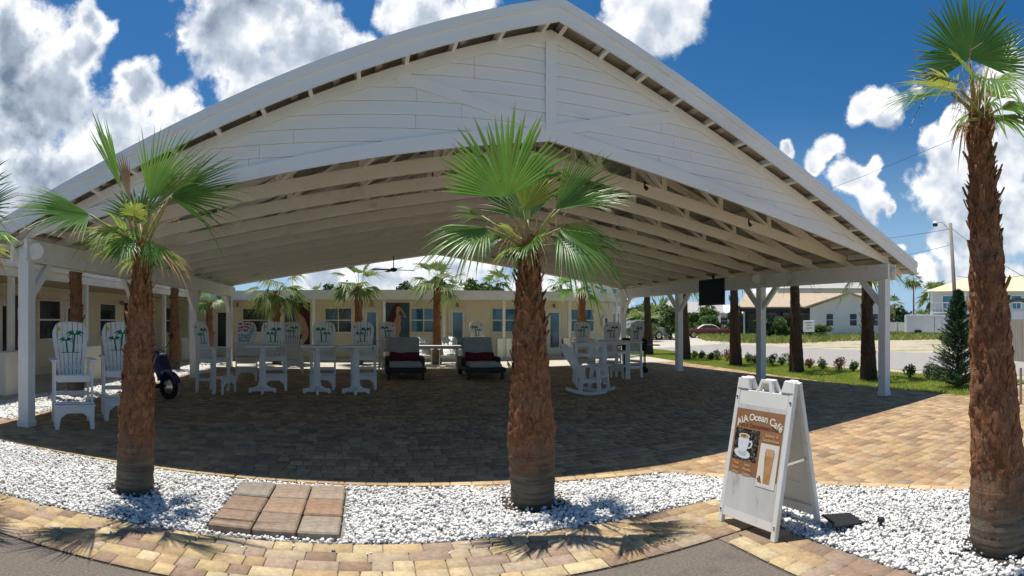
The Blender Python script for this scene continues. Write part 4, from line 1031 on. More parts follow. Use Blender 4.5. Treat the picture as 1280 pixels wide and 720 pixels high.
chairs = [
 (90, 8.25, .10, 'green', 'paintyellow', 1, 'tall white chair nearest the camera, at the left corner post, painted with two palms'),
 (150, 8.95, .10, 'green', 'paintyellow', 1, 'second tall white palm painted chair, half hidden by the left palm trunk'),
 (342, 12.6, .05, 'green', 'paintorange', 1, 'tall painted chair behind the leftmost pedestal table'),
 (404, 12.7, -.05, 'green', 'paintorange', -1, 'tall painted chair behind the middle pedestal table, its sun at upper right'),
 (454, 12.8, .06, 'green', 'paintorange', 1, 'tall painted chair behind the right hand pedestal table'),
 (366, 16.6, .1, 'green', 'paintorange', 1, 'tall chair farther back below the seated bather mural'),
 (487, 16.4, .25, 'green', 'paintorange', -1, 'tall chair farther back beside the red haired mural, left of the loungers'),
 (601, 18.2, .45, 'green', 'paintorange', -1, 'tall painted chair standing in the sun behind the right lounger'),
 (730, 17.6, .2, 'green', 'paintorange', 1, 'tall painted chair under the last blue motel window'),
 (763, 16.8, -.2, 'green', 'paintorange', 1, 'tall painted chair below the utility box at the motel corner'),
]
for px, d, ex, pc, scol, mir, lab in chairs:
    p = spot(px, d); tall_chair(pc, label=lab, group=GC, loc=p, rz=rzcam(p)+ex, suncol=scol, mir=mir, w=.60)
p = spot(266, 12.0); tall_chair('green', label='tall chair seen from the side, facing right at the left end of the bar tables', group=GC, loc=p, rz=R(72), suncol='paintorange')
def trestle(loc, rz, label):
    root = empty('bar_table', loc, rz); tag(root, label, 'table', 'white slatted high tables on the right'); w, d, h = .92, .62, 1.05
    m = MB()
    for k in range(5): m.box((0, -d/2+(k+.5)*d/5, h-.014), (w, d/5-.008, .028))
    m.build('tabletop', 'furn', root, bevel=.004)
    for y in (-d/2+.05, d/2-.05):
        m = MB(); m.bb(-w/2+.05, w/2-.05, y-.012, y+.012, h-.10, h-.029); m.build('apron', 'furn', root)
        m = MB(); m.bb(-w/2+.05, w/2-.05, y-.012, y+.012, .70, .77); m.build('rail', 'furn', root)
        m = MB(); m.bb(-.05, .05, y-.010, y+.010, .771, h-.101); m.build('spindle', 'furn', root)
        for x in (-w/2+.09, w/2-.09):
            m = MB(); m.prism([(-.06,0),(.06,0),(.045,.2),(.045,h-.03),(-.045,h-.03),(-.045,.2)], (x, y+(.028 if y < 0 else -.028), 0), (1,0,0), (0,0,1), .03); m.build('leg', 'furn', root, bevel=.004)
    for x in (-w/2+.09, w/2-.09):
        m = MB(); m.bb(x-.03, x+.03, -d/2+.1, d/2-.1, .25, .31); m.build('stretcher', 'furn', root)
p = spot(737, 13.7); trestle(p, rzcam(p)+.12, 'white slatted high table directly behind the rocking chair')
p = spot(768, 14.9); trestle(p, rzcam(p)-.05, 'white slatted high table between the rocking chair and the black grill')
p = spot(786, 15.2); tall_chair('green', label='tall chair facing left beside the black grill', group=GC, loc=p, rz=R(-78), suncol='paintorange')
# chair with a flowered towel
p = spot(308, 14.6); fc = tall_chair(None, label='tall white chair with pink and aqua flowers on its back', group=GC, loc=p, rz=rzcam(p), suncol='paintpink')
def flowered(root):
    back = [c for c in root.children if c.name.startswith('backrest')][0]; seat, rec, H = .76, .20, .857; rg = random.Random(5)
    for nm, mat, cells in (('pink_flowers','paintpink',[(-.2+.055*i, H*(.94-.11*j)-.01*abs(i-2)) for i in range(7) for j in range(3) if i+j < 7]), ('aqua_leaves','paintaqua',[(-.2+.05*i, H*(.56-.09*j)+.09*max(0,i-5)) for i in range(9) for j in range(3)])):
        m = MB()
        for x, h in cells:
            for q in range(3):
                cx, ch = x+rg.uniform(-.015,.015), h+rg.uniform(-.02,.02); r = rg.uniform(.014,.026); a0 = rg.uniform(0,3)
                m.add([Vector((cx+r*(1+.3*math.cos(5*a*PI/5))*math.cos(a*PI/5+a0), .19+rec*(ch)-.003-.0004*q, seat-.02+(ch+r*math.sin(a*PI/5+a0))*.98)) for a in range(10)], [tuple(range(10))])
        m.build(nm, mat, back)
flowered(fc)
# pedestal bar tables
def bar_table(loc, rz, label, w=.74, h=1.06):
    root = empty('bar_table', loc, rz); tag(root, label, 'table', 'white pedestal bar tables')
    m = MB()
    for i in range(6): m.box((0, -w/2+(i+.5)*w/6, h-.014), (w, w/6-.008, .028))
    m.bb(-w/2+.08, w/2-.08, -w/2+.04, w/2-.04, h-.052, h-.03); m.build('tabletop', 'furn', root, bevel=.004)
    m = MB(); m.bb(-.3,.3,-.035,.035,h-.12,h-.054); m.bb(-.035,.035,-.3,-.036,h-.118,h-.056); m.bb(-.035,.035,.036,.3,h-.118,h-.056); m.build('top_brace', 'furn', root)
    prof = [(-.31,0),(-.24,0),(-.24,.03),(.24,.03),(.24,0),(.31,0),(.31,.10),(.17,.12),(.10,.17),(.075,.27),(.07,h-.122),(-.07,h-.122),(-.075,.27),(-.10,.17),(-.17,.12),(-.31,.10)]
    m = MB(); m.prism(prof, (0,0,0), (1,0,0), (0,0,1), .06); m.build('pedestal', 'furn', root, bevel=.004)
    for s in (-1, 1):
        pr = [(s*.032,.0),(s*.30,.0),(s*.30,.09),(s*.16,.11),(s*.09,.17),(s*.06,.28),(s*.055,h-.13),(s*.032,h-.13)]
        if s > 0: pr = pr[::-1]
        m = MB(); m.prism(pr, (0,0,0), (0,1,0), (0,0,1), .055); m.build('foot', 'furn', root, bevel=.004)
for px, d, rz, lab in ((328,11.9,.0,'leftmost white pedestal bar table in front of the flowered chair'),(396,11.8,.05,'middle one of the three white pedestal bar tables on the left'),(445,11.75,-.03,'white pedestal bar table just left of the loungers')):
    bar_table(spot(px, d), rz + (-((px-640)/F+AZ)), lab)
# rocking chair
def rocker(loc, rz, label):
    root = empty('rocking_chair', loc, rz); tag(root, label, 'rocking chair')
    for s in (-1, 1):
        x = s*.29; arc = []; N = 12
        for k in range(N+1):
            y = -.42+.94*k/N; arc.append((y, .0+.36*(y-.02)**2*1.0))
        P = arc+[(y, z+.07) for y, z in arc[::-1]]
        m = MB(); m.prism(P, (x,0,0), (0,1,0), (0,0,1), .035); m.build('rocker_runner', 'furn', root, bevel=.005)
        m = MB(); m.prism([(-.30,.08),(-.21,.08),(-.17,.60),(-.25,.60)], (x-s*.001,0,0), (0,1,0), (0,0,1), .03); m.build('leg', 'furn', root, bevel=.005)
        m = MB(); m.prism([(.14,.07),(.24,.07),(.15,.60),(.06,.60)], (x-s*.001,0,0), (0,1,0), (0,0,1), .03); m.build('leg', 'furn', root, bevel=.005)
        m = MB(); m.prism([(-.28,.27),(.17,.24),(.17,.33),(-.27,.37)], (x-s*.033,0,0), (0,1,0), (0,0,1), .028); m.build('side_rail', 'furn', root, bevel=.005)
        m = MB(); m.box((x, -.05, .615), (.12, .56, .028), (.03,0,0)); m.build('armrest', 'furn', root, bevel=.006)
    m = MB()
    for i in range(6): y = -.27+i*.085; m.box((0, y, .385-.02*i), (.5, .076, .022), (-.22,0,0))
    m.build('seat', 'furn', root, bevel=.004)
    m = MB(); H = .95; n = 7
    for i in range(n):
        u0, u1 = -1+2*i/n, -1+2*(i+1)/n
        def X(u, h): return u*(.20+.08*h/H)
        def tp(u): return H*(1-.06*abs(u)**2-.12*max(0,(abs(u)-.6)/.4)**2)
        P = [(X(u0,0)+.005,0),(X(u1,0)-.005,0)]+[(X(u1+(u0-u1)*q/3, H)+(-.005 if q==0 else (.005 if q==3 else 0)), tp(u1+(u0-u1)*q/3)) for q in range(4)]
        A = [Vector((x, .17+.56*h+.10*(h/H)*(1-h/H), .26+h*.87)) for x, h in P]; C = [p+Vector((0,.022,0)) for p in A]; k = len(P)
        m.add(A+C, [tuple(range(k)), tuple(range(k,2*k))[::-1]]+[(j,j+k,(j+1)%k+k,(j+1)%k) for j in range(k)])
    m.build('backrest', 'furn', root)
    m = MB(); m.box((0,.345,.50), (.5,.03,.07)); m.box((0,.575,.86), (.5,.03,.06)); m.build('back_rail', 'furn', root, bevel=.004)
p = spot(741, 11.75); rocker(p, R(46), 'white slatted rocking chair facing right at the front of the right hand seating group')
# low chairs and table in the sunlight behind
for px, lab in ((527,'low white slatted chair in full sun left of the dark planter palm'),(562,'low white slatted chair in full sun right of the planter palm')):
    p = spot(px, 18.75); tall_chair(None, seat=.40, top=1.22, arm=.62, w=.74, foot=False, rec=.8, label=lab, group='low chairs at the sunlit table', loc=p, rz=rzcam(p))
def low_table(loc, rz):
    root = empty('low_table', loc, rz); tag(root, 'long white table in the sun strip between the two loungers', 'table')
    m = MB()
    for i in range(5): m.box((0, -.32+i*.16, .76), (1.7, .152, .03))
    m.build('tabletop', 'furn', root, bevel=.004)
    m = MB(); m.bb(-.75,.75,-.3,-.27,.68,.742); m.bb(-.75,.75,.27,.3,.68,.742); m.build('apron', 'furn', root)
    for x in (-.7,.7):
        for y in (-.31,.31):
            m = MB(); m.bb(x-.035,x+.035,y-.035,y+.035,0,.743); m.build('leg', 'furn', root, bevel=.004)
p = spot(545, 17.95); low_table(p, rzcam(p))
# loungers
def lounger(loc, rz, label):
    root = empty('sun_lounger', loc, rz); tag(root, label, 'sun lounger', 'dark wicker loungers')
    w = .92
    m = MB()
    for s in (-1, 1): m.bb(s*(w/2+.05)-.05, s*(w/2+.05)+.05, -1.0, .95, .20, .33)
    m.bb(-w/2, w/2, -1.0, -.9, .18, .33); m.bb(-w/2, w/2, .85, .95, .2, .32); m.bb(-w/2, w/2, -.9, .85, .24, .30); m.build('frame', 'wicker', root, bevel=.012)
    for s in (-1, 1):
        m = MB(); m.bb(s*(w/2+.05)-.06, s*(w/2+.05)+.06, -.2, .75, .34, .56); m.build('armrest', 'wicker', root, bevel=.015)
    for x in (-w/2, w/2):
        for y in (-.93, .8):
            m = MB(); m.bb(x-.04+(.0), x+.04, y-.04, y+.04, 0, .2); m.build('leg', 'wicker', root)
    m = MB(); m.lathe([(.0,-.03),(.11,-.03),(.11,.03),(.0,.03)], (0,0,0), 14); m.xform(Matrix.Translation((-w/2-.05,.78,.11)) @ Matrix.Rotation(PI/2, 4, 'Y')); m.build('wheel', 'black', root)
    m = MB(); m.bb(-w/2+.01, w/2-.01, -1.0, .12, .335, .45); m.build('seat_cushion', 'cushion', root, bevel=.035)
    m = MB(); m.box((0, .45, .76), (w-.02, .12, .80), (-.52,0,0)); m.build('back_cushion', 'cushion', root, bevel=.035)
    m = MB(); m.box((0, .52, .66), (w-.06, .04, .70), (-.52,0,0)); m.build('back_frame', 'wicker', root, bevel=.01)
    # soft pillow
    V = []; Fc = []; nx, nz_ = 14, 6
    for sgn in (-1, 1):
        for i in range(nx+1):
            for j in range(nz_+1):
                u, v = -1+2*i/nx, -1+2*j/nz_; t = (1-u**4)**.5*(1-v**4)**.5*.075; V.append((u*.43*(1-.03*v*v), sgn*t, v*.135*(1-.08*math.cos(u*3)*.8)+.012*math.sin(u*5)))
    k = (nx+1)*(nz_+1)
    for sgn in (0, 1):
        for i in range(nx):
            for j in range(nz_): a = sgn*k+i*(nz_+1)+j; q = (a, a+1, a+nz_+2, a+nz_+1); Fc.append(q if sgn else q[::-1])
    m = MB(); m.add(V, Fc); m.xform(Matrix.Translation((0,.05,.57)) @ Matrix.Rotation(-.4, 4, 'X'))
    o = m.build('lumbar_pillow', 'maroon', None, True); o.location = loc; o.rotation_euler = (0,0,rz)
    tag(o, label.replace('dark wicker lounger', 'maroon bolster pillow on the lounger'), 'pillow', 'maroon pillows')
p = spot(506, 15.4); lounger(p, rzcam(p)+.03, 'dark wicker lounger left of the sunlit table')
p = spot(600, 15.4); lounger(p, rzcam(p)+.16, 'dark wicker lounger just left of the middle palm trunk')
# grill
def grill(loc, rz):
    root = empty('charcoal_grill', loc, rz); tag(root, 'black barrel grill on wheels beside the last right pavilion post', 'grill')
    m = MB(); P = [(.26*math.cos(a), .26*math.sin(a)) for a in [PI*k/10 for k in range(11)]]; m.prism([(y*.9, z*.85) for y, z in P], (0,0,.86), (0,1,0), (0,0,1), .78)
    o = m.build('lid', 'black', root, bevel=.01); m = MB(); m.tube([(-.2,-.27,.98),(-.2,-.32,.98),(.2,-.32,.98),(.2,-.27,.98)], .012, 6); m.build('handle', 'chrome', o)
    m = MB(); m.prism([(y*.9, -z*.7) for y, z in P][::-1], (0,0,.852), (0,1,0), (0,0,1), .76); m.build('firebox', 'black', root, bevel=.01)
    m = MB(); m.bb(.40,.78,-.22,.22,.84,.865); m.build('side_shelf', 'black', root); m = MB(); m.bb(-.7,-.4,-.22,.22,.84,.865); m.build('side_shelf', 'black', root)
    for x in (-.32,.32):
        for y in (-.16,.16):
            m = MB(); m.tube([(x,y,.03),(x,y,.75)], .018, 6); m.build('leg', 'black', root)
    m = MB(); m.bb(-.33,.33,-.17,.17,.19,.205); m.build('lower_shelf', 'black', root)
    for y in (-.2,.2):
        m = MB(); m.lathe([(0,-.02),(.085,-.02),(.085,.02),(0,.02)], n=14); m.xform(Matrix.Translation((.32,y,.085)) @ Matrix.Rotation(PI/2, 4, 'X')); m.build('wheel', 'rubber', root)
p = spot(793, 16.6); grill(p, rzcam(p)+.1)
# scooter
def scooter(loc, rz):
    root = empty('motor_scooter', loc, rz); tag(root, 'dark navy motor scooter parked behind the left palm trunk', 'scooter')
    def wheel(y):
        m = MB(); n = 20; pr = [(.17,-.045),(.235,-.05),(.26,-.03),(.265,0),(.26,.03),(.235,.05),(.17,.045),(.165,0)]
        m.lathe(pr, n=n, cap=False); m.xform(Matrix.Translation((0,y,.265)) @ Matrix.Rotation(PI/2, 4, 'Y')); t = m.build('tyre', 'rubber', root, True)
        m = MB(); m.lathe([(.04,-.03),(.16,-.02),(.16,.02),(.04,.03)], n=n); m.xform(Matrix.Translation((0,y,.265)) @ Matrix.Rotation(PI/2, 4, 'Y')); m.build('rim', 'chrome', t)
    wheel(-.62); wheel(.62)
    body = MB(); secs = [(-.10,.26,.10,.05),(.0,.28,.16,.10),(.15,.42,.18,.18),(.35,.50,.17,.24),(.6,.56,.16,.20),(.82,.62,.12,.12),(.95,.64,.05,.05)]
    V = []; Fc = []; n = 12
    for y, z, hw, hh in secs:
        for k in range(n): a = 2*PI*k/n; V.append((hw*math.copysign(abs(math.cos(a))**.8, math.cos(a)), y, z+hh*math.copysign(abs(math.sin(a))**.8, math.sin(a))))
    for i in range(len(secs)-1):
        for k in range(n): k2 = (k+1)%n; Fc.append((i*n+k, i*n+k2, (i+1)*n+k2, (i+1)*n+k))
    Fc += [tuple(range(n))[::-1], tuple(len(V)-n+k for k in range(n))]; body.add(V, Fc); body.build('body', 'navy', root, True)
    m = MB(); P = [(-.56,.40),(-.46,.36),(-.30,.62),(-.30,.98),(-.38,1.02),(-.44,.85),(-.60,.56)]; m.prism(P, (0,0,0), (0,1,0), (0,0,1), .34); m.build('leg_shield', 'navy', root, bevel=.06)
    m = MB(); P = [(.62+.33*math.cos(a), .265+.33*math.sin(a)) for a in [R(15+12*k) for k in range(11)]]; P = [(-.62+.31*math.cos(a), .265+.31*math.sin(a)) for a in [R(20+14*k) for k in range(11)]]; Q = [(-.62+.285*math.cos(a), .265+.285*math.sin(a)) for a in [R(20+14*k) for k in range(11)]]; m.prism(P+Q[::-1], (0,0,0), (0,1,0), (0,0,1), .15); m.build('front_fender', 'navy', root)
    m = MB(); m.bb(-.15,.15,-.42,.12,.22,.27); m.build('floorboard', 'rubber', root, bevel=.02)
    m = MB(); m.box((0,.28,.76), (.28,.52,.10), (.04,0,0)); m.box((0,.62,.82), (.24,.26,.10), (.1,0,0)); m.build('saddle', 'rubber', root, bevel=.04)
    m = MB(); m.tube([(-.34,-.20,1.08),(-.18,-.34,1.05),(0,-.37,1.02),(.18,-.34,1.05),(.34,-.20,1.08)], .017, 8); m.build('handlebar', 'chrome', root, True)
    for s in (-1,1):
        m = MB(); m.tube([(s*.2,-.33,1.06),(s*.27,-.38,1.26)], .007, 6); m.lathe([(0,-.01),(.06,-.008),(.065,.0),(.06,.008),(0,.01)], n=12, c=(0,0,0)); 
        mm = MB(); mm.tube([(s*.2,-.33,1.06),(s*.27,-.38,1.24)], .008, 6); o = mm.build('mirror_stem', 'black', root); m = MB(); m.lathe([(.01,-.012),(.06,-.008),(.06,.008),(.01,.012)], n=12); m.xform(Matrix.Translation((s*.28,-.38,1.28)) @ Matrix.Rotation(PI/2, 4, 'X')); m.build('mirror', 'mirror', o)
    m = MB(); m.lathe([(.03,-.05),(.085,-.03),(.09,.03),(.05,.05)], n=14); m.xform(Matrix.Translation((0,-.43,.92)) @ Matrix.Rotation(-PI/2, 4, 'X')); m.build('headlight', 'chrome', root, True)
    m = MB(); m.bar((-.12,.2,.2),(-.25,.26,.02),.02,.02); m.build('kickstand', 'black', root)
    m = MB(); m.box((0,.95,.95), (.3,.3,.26)); m.build('top_box', 'rubber', root, bevel=.05)
p = spot(187, 11.3); scooter(p, R(62))
# television on the right beam
tvl = Vector((9.30, 12.35, 2.46)); tv = empty('television', tvl); tag(tv, 'black flat television hung under the right pavilion beam', 'television')
m = MB(); m.box((-.0,0,0), (.05,1.22,.76)); m.build('housing', 'black', tv, bevel=.008)
m = MB(); m.box((-.0275,0,.005), (.004,1.17,.70)); m.build('screen', 'screen', tv)
m = MB(); m.box((.05,0,.15), (.07,.3,.3)); m.bar((.06,0,.3),(.06,0,.5),.05,.05); m.build('wall_bracket', 'black', tv)
# round speakers at the posts
def flood(loc, d, label):
    root = empty('outdoor_speaker', loc); tag(root, label, 'speaker', 'round white speakers on the pavilion posts'); q = Vector(d).normalized().to_track_quat('Z','Y').to_matrix().to_4x4()
    m = MB(); m.lathe([(.02,-.08),(.06,-.07),(.11,-.02),(.135,.03),(.13,.045),(.115,.05)], n=20); m.xform(q); m.build('housing', 'white', root, True)
    m = MB(); m.lathe([(.0,.051),(.112,.051),(.112,.056),(.0,.058)], n=20, cap=False); m.xform(q); m.build('grille', 'beam', root)
    m = MB(); m.bar((0,0,0), Vector(d)*-.16, .03, .03); m.build('bracket', 'beam', root)
flood((XL+.17, YF-.02, 2.66), (.75,-.6,-.1), 'round white speaker at the top of the left corner post')
flood((XR-.17, YF+3.88, 2.72), (-.8,-.6,-.1), 'round white speaker on the right beam above the second post')
flood((XR+.14, YF-.14, 2.66), (.5,-.8,-.1), 'round white speaker at the top of the right corner post')
# small black spotlights under the trusses
def spotl(px, y, dd, label):
    p = atd(px, y, dd); root = empty('spotlight', p); root.scale = (.65,)*3; tag(root, label, 'spotlight', 'small black truss spotlights')
    m = MB(); m.tube([(0,0,.02),(.02,-.06,-.05)], [.035,.05], 10); m.build('head', 'black', root); m = MB(); m.bar((0,0,.0),(0,.0,.14),.03,.03); m.build('mount', 'black', root)
for px, d, lab in ((260, 7.9, 'black spotlight under the left slope of the roof near the left palm'),(806,8.1,'black spotlight under the right slope just beyond the middle palm fronds'),(936,9.4,'black spotlight farther down the right roof slope')):
    a = (px-640)/F+AZ; x = d*math.sin(a); z = zch(x)-.05; y = YH-(z-1.6)*F/d
    spotl(px, y, d, lab)
# ceiling fans
def fan(x, y, label, rot):
    z = zch(x)-.45; root = empty('ceiling_fan', (x, y, z)); tag(root, label, 'ceiling fan', 'ceiling fans under the pavilion ridge')
    m = MB(); m.tube([(0,0,.05),(0,0,.6)], .018, 6); m.build('downrod', 'black', root)
    m = MB(); m.lathe([(.02,.07),(.10,.05),(.12,0),(.09,-.05),(.02,-.07)], n=14); m.build('motor', 'black', root, True)
    for k in range(4):
        a = rot+k*PI/2; m = MB(); m.box((.42,0,0), (.62,.13,.012), (.2,0,0)); m.xform(Matrix.Rotation(a, 4, 'Z')); m.build('blade', 'black', root)
fan(*(spot(492, 17.2)[:2]), 'small dark ceiling fan near the back of the pavilion, left of its ridge', .3)
fan(*(spot(645, 13.6)[:2]), 'dark ceiling fan under the pavilion roof behind the middle palm trunk', .75)

# ================================================================== A-FRAME SIGN
def text_mesh(m_parent, txt, size, place, mat, name):
    """real lettering as flat mesh; place(x, z) maps the text plane to the panel"""
    cu = bpy.data.curves.new('t', 'FONT'); cu.body = txt; cu.size = size; cu.align_x = 'CENTER'; cu.resolution_u = 2; cu.offset = .0012
    ob = bpy.data.objects.new('t', cu); COL.objects.link(ob); dg = bpy.context.evaluated_depsgraph_get(); me = bpy.data.meshes.new_from_object(ob.evaluated_get(dg))
    V = [place(v.co.x, v.co.y) for v in me.vertices]; Fc = [tuple(p.vertices) for p in me.polygons]
    bpy.data.objects.remove(ob); bpy.data.curves.remove(cu); bpy.data.meshes.remove(me)
    m = MB(); m.add(V, Fc); return m.build(name, mat, m_parent)
sg = empty('sandwich_board', (2.87, 3.06, .024), R(-90)+.07); tag(sg, 'white folding sandwich board with a brown coffee poster standing on the brick border', 'sign')
W2, HS = .305, 1.12
ang = math.atan2(.235, HS)
Tf = Matrix.Translation((0,-.255,0)) @ Matrix.Rotation(-ang, 4, 'X')      # front panel leans back
Tb = Matrix.Translation((0,.255,0)) @ Matrix.Rotation(ang, 4, 'X')
def sp(m, name, mat, T, parent=None, bev=.0): m.xform(T); return m.build(name, mat, parent or sg, bevel=bev)
for T, s, nm in ((Tf, -1, 'front_panel'), (Tb, 1, 'back_panel')):
    m = MB(); fr = .045; z0, z1 = .03, 1.05
    m.bb(-W2, -W2+fr, -.02, .02, z0-.03, z1+.09); m.bb(W2-fr, W2, -.02, .02, z0-.03, z1+.09)
    m.bb(-W2+fr, W2-fr, -.018, .018, .06, .13); m.bb(-W2+fr, W2-fr, -.018, .018, .93, 1.05)
    m.bb(-W2+fr, W2-fr, s*.012-.004, s*.012+.004, .13, .93)
    P = sp(m, nm, 'signwhite', T, bev=.006)
    m = MB()
    for c in (-.235, .235): m.prism([(c-.07,1.05),(c+.07,1.05),(c+.045,1.155),(c-.045,1.155)], (0,0,0), (1,0,0), (0,0,1), .05)
    sp(m, 'hinge_block', 'signwhite', T, P, .012)
    m = MB(); ins = [(-.085,1.05),(-.05,1.05),(-.032,1.115),(.032,1.115),(.05,1.05),(.085,1.05),(.055,1.145),(-.055,1.145)]; m.prism(ins, (0,0,0), (1,0,0), (0,0,1), .034); sp(m, 'handle', 'signwhite', T, P, .004)
    m = MB()
    for c in (-W2+.022, W2-.022):
        for z in (.10,.99): m.lathe([(.002,0),(.009,0),(.007,.004),(.002,.005)], n=8, c=(0,0,0)) if False else m.box((c, s*.023, z), (.016,.006,.016))
    sp(m, 'rivets', 'chrome', T, P)
    if s < 0: FP = P
# faces point along -Y in the front panel's own frame
yl = [-.0175]
def pl(k): return -.0178-.0011*k
def quadp(x0, x1, z0, z1, k, name, mat, par=None, skew=0.0):
    m = MB(); m.add([(x0, pl(k), z0), (x1, pl(k), z0), (x1, pl(k), z1), (x0, pl(k), z1)], [(0,1,2,3)]); return sp(m, name, mat, Tf, par or FP)
quadp(-.262,.262,.125,.935, 0, 'stained_backing', 'signdirty')
po = quadp(-.262,.25,.40,.90, 1, 'poster', 'signbrown')
ph = quadp(-.245,.02,.505,.745, 2, 'bean_photo', 'beans', po)
def ell(cx, cz, rx, rz_, k, name, mat, par, n=22, a0=0, a1=2*PI, rot=0):
    m = MB(); P = []
    for q in range(n):
        a = a0+(a1-a0)*q/(n if a1-a0 > 6 else n-1); x, z = rx*math.cos(a), rz_*math.sin(a); P.append((cx+x*math.cos(rot)-z*math.sin(rot), pl(k), cz+x*math.sin(rot)+z*math.cos(rot)))
    m.add(P, [tuple(range(len(P)))]); return sp(m, name, mat, Tf, par)
ell(-.14,.555,.088,.036,3,'saucer','cupwhite',ph,rot=-.1); ell(-.14,.558,.05,.018,3.6,'saucer_well','housegrey',ph,rot=-.1)
m = MB(); m.add([(x, pl(4.2), z) for x, z in sm([(-.20,.69),(-.195,.60),(-.165,.565),(-.115,.565),(-.085,.60),(-.078,.69)], 1)], [tuple(range(12))]); sp(m, 'cup', 'cupwhite', Tf, ph)
m = MB(); m.add([(x, pl(4.0), z) for x, z in [(-.085,.655),(-.055,.665),(-.04,.64),(-.05,.61),(-.085,.595),(-.085,.607),(-.06,.62),(-.055,.64),(-.065,.65),(-.085,.645)]], [tuple(range(10))]); sp(m, 'cup_handle', 'cupwhite', Tf, ph)
ell(-.139,.69,.060,.020,4.6,'crema','signcream',ph); ell(-.139,.689,.047,.0145,4.9,'coffee_surface','coffee',ph); ell(-.139,.690,.016,.007,5.2,'coffee_heart','signdark',ph)
lp = quadp(.045,.235,.345,.665, 2.4, 'latte_photo', 'signcream', po)
m = MB(); m.add([(x, pl(3.4), z) for x, z in [(.115,.375),(.180,.375),(.198,.60),(.190,.625),(.108,.625),(.100,.60)]], [tuple(range(6))]); sp(m, 'glass_of_latte', 'coffee', Tf, lp)
m = MB(); m.add([(x, pl(3.8), z) for x, z in [(.108,.575),(.190,.575),(.192,.63),(.106,.63)]], [(0,1,2,3)]); sp(m, 'latte_foam', 'signtan', Tf, lp)
m = MB(); m.add([(x, pl(3.0), z) for x, z in [(.108,.355),(.188,.355),(.212,.615),(.200,.645),(.098,.645),(.086,.615)]], [tuple(range(6))]); sp(m, 'tall_glass', 'cupwhite', Tf, lp)
for cx, cz in ((.070,.385),(.083,.40),(.074,.415),(.090,.382),(.062,.40)): ell(cx, cz, .011,.008,3.2,'coffee_bean','signdark',lp,n=10,rot=cx*60)
# arched title
def arc_letters(txt, size, Rr, cz, tw, name, mat):
    wid = {'A':.66,'1':.45,' ':.35,'O':.78,'c':.52,'e':.56,'a':.56,'n':.58,'C':.68,'f':.34,'\u00e9':.56}
    size_w = size*.80; tot = sum(wid[c] for c in txt)*size_w; x = -tot/2; mm = MB()
    for ch in txt:
        w = wid[ch]*size_w; xc = x+w/2; x += w
        if ch == ' ': continue
        th = xc/Rr
        cu = bpy.data.curves.new('t','FONT'); cu.body = ch; cu.size = size; cu.align_x = 'CENTER'; cu.resolution_u = 2; cu.offset = .0022
        ob = bpy.data.objects.new('t', cu); COL.objects.link(ob); dg = bpy.context.evaluated_depsgraph_get(); me = bpy.data.meshes.new_from_object(ob.evaluated_get(dg))
        V = []
        for v in me.vertices:
            a, b2 = v.co.x, v.co.y; px_ = Rr*math.sin(th)+a*math.cos(th)+b2*math.sin(th); pz = cz-Rr*(1-math.cos(th))-a*math.sin(th)+b2*math.cos(th); V.append((px_, pl(3), pz))
        mm.add(V, [tuple(p.vertices) for p in me.polygons]); bpy.data.objects.remove(ob); bpy.data.curves.remove(cu); bpy.data.meshes.remove(me)
    sp(mm, name, mat, Tf, po)
arc_letters('A1A Ocean Caf\u00e9', .078, .46, .822, 0, 'title_lettering', 'signcream')
def line_text(txt, size, cx, cz, mat, name): 
    o = text_mesh(po, txt, size, lambda x, y: Tf @ Vector((cx+x, pl(3), cz+y)), mat, name); return o
line_text("It's A Convenience Deli", .042, 0.0, .765, 'signdark', 'subtitle_lettering')
line_text('Bakery &', .036, .145, .715, 'signtan', 'side_lettering'); line_text('Sandwiches', .036, .140, .680, 'signtan', 'side_lettering')
for k, (a, b2) in enumerate((('Teas','Latte'),('Juices','Mocha'),('Wine','Gelato'))):
    line_text(a, .032, -.19, .463-.035*k+.005, 'signtan', 'menu_lettering'); line_text(b2, .032, -.07, .463-.035*k+.005, 'signtan', 'menu_lettering')
# folding brace between the panels
m = MB(); 
for x in (-.27,.27): m.bar((x,-.16,.52),(x,.16,.52),.012,.02)
m.build('spreader_bar', 'chrome', sg)
# rear panel inside shelf outlines
m = MB()
for z in (.3,.45,.6,.75): m.bb(-.15,.15,-.005,-.002,z,z+.006)
m.xform(Tb @ Matrix.Translation((0,.005,0))); m.build('moulded_ribs', 'signwhite', sg)
# black rubber mat
m = MB(); m.prism([(-.19,-.12),(.17,-.14),(.20,.08),(-.10,.12)], (0,0,0), (1,0,0), (0,1,0), .012); m.xform(Matrix.Rotation(.18,4,'Y') @ Matrix.Rotation(.1,4,'X'))
tag(m.build('rubber_mat', 'rubber', loc=(3.22,2.62,.065), bevel=.003), 'black rubber mat scrap lying on the pebbles behind the sandwich board', 'mat')
for x, y, s, lab in ((3.38,2.35,.035,'small black fixture poking out of the pebbles right of the sandwich board'),):
    root = empty('ground_light', (x,y,0)); tag(root, lab, 'garden light'); m = MB(); m.tube([(0,0,0),(0,0,.05)], .010, 6); m.build('stake','black',root); m = MB(); m.lathe([(.012,.05),(.032,.06),(.028,.085),(.01,.09)], n=10); m.build('head','black',root)

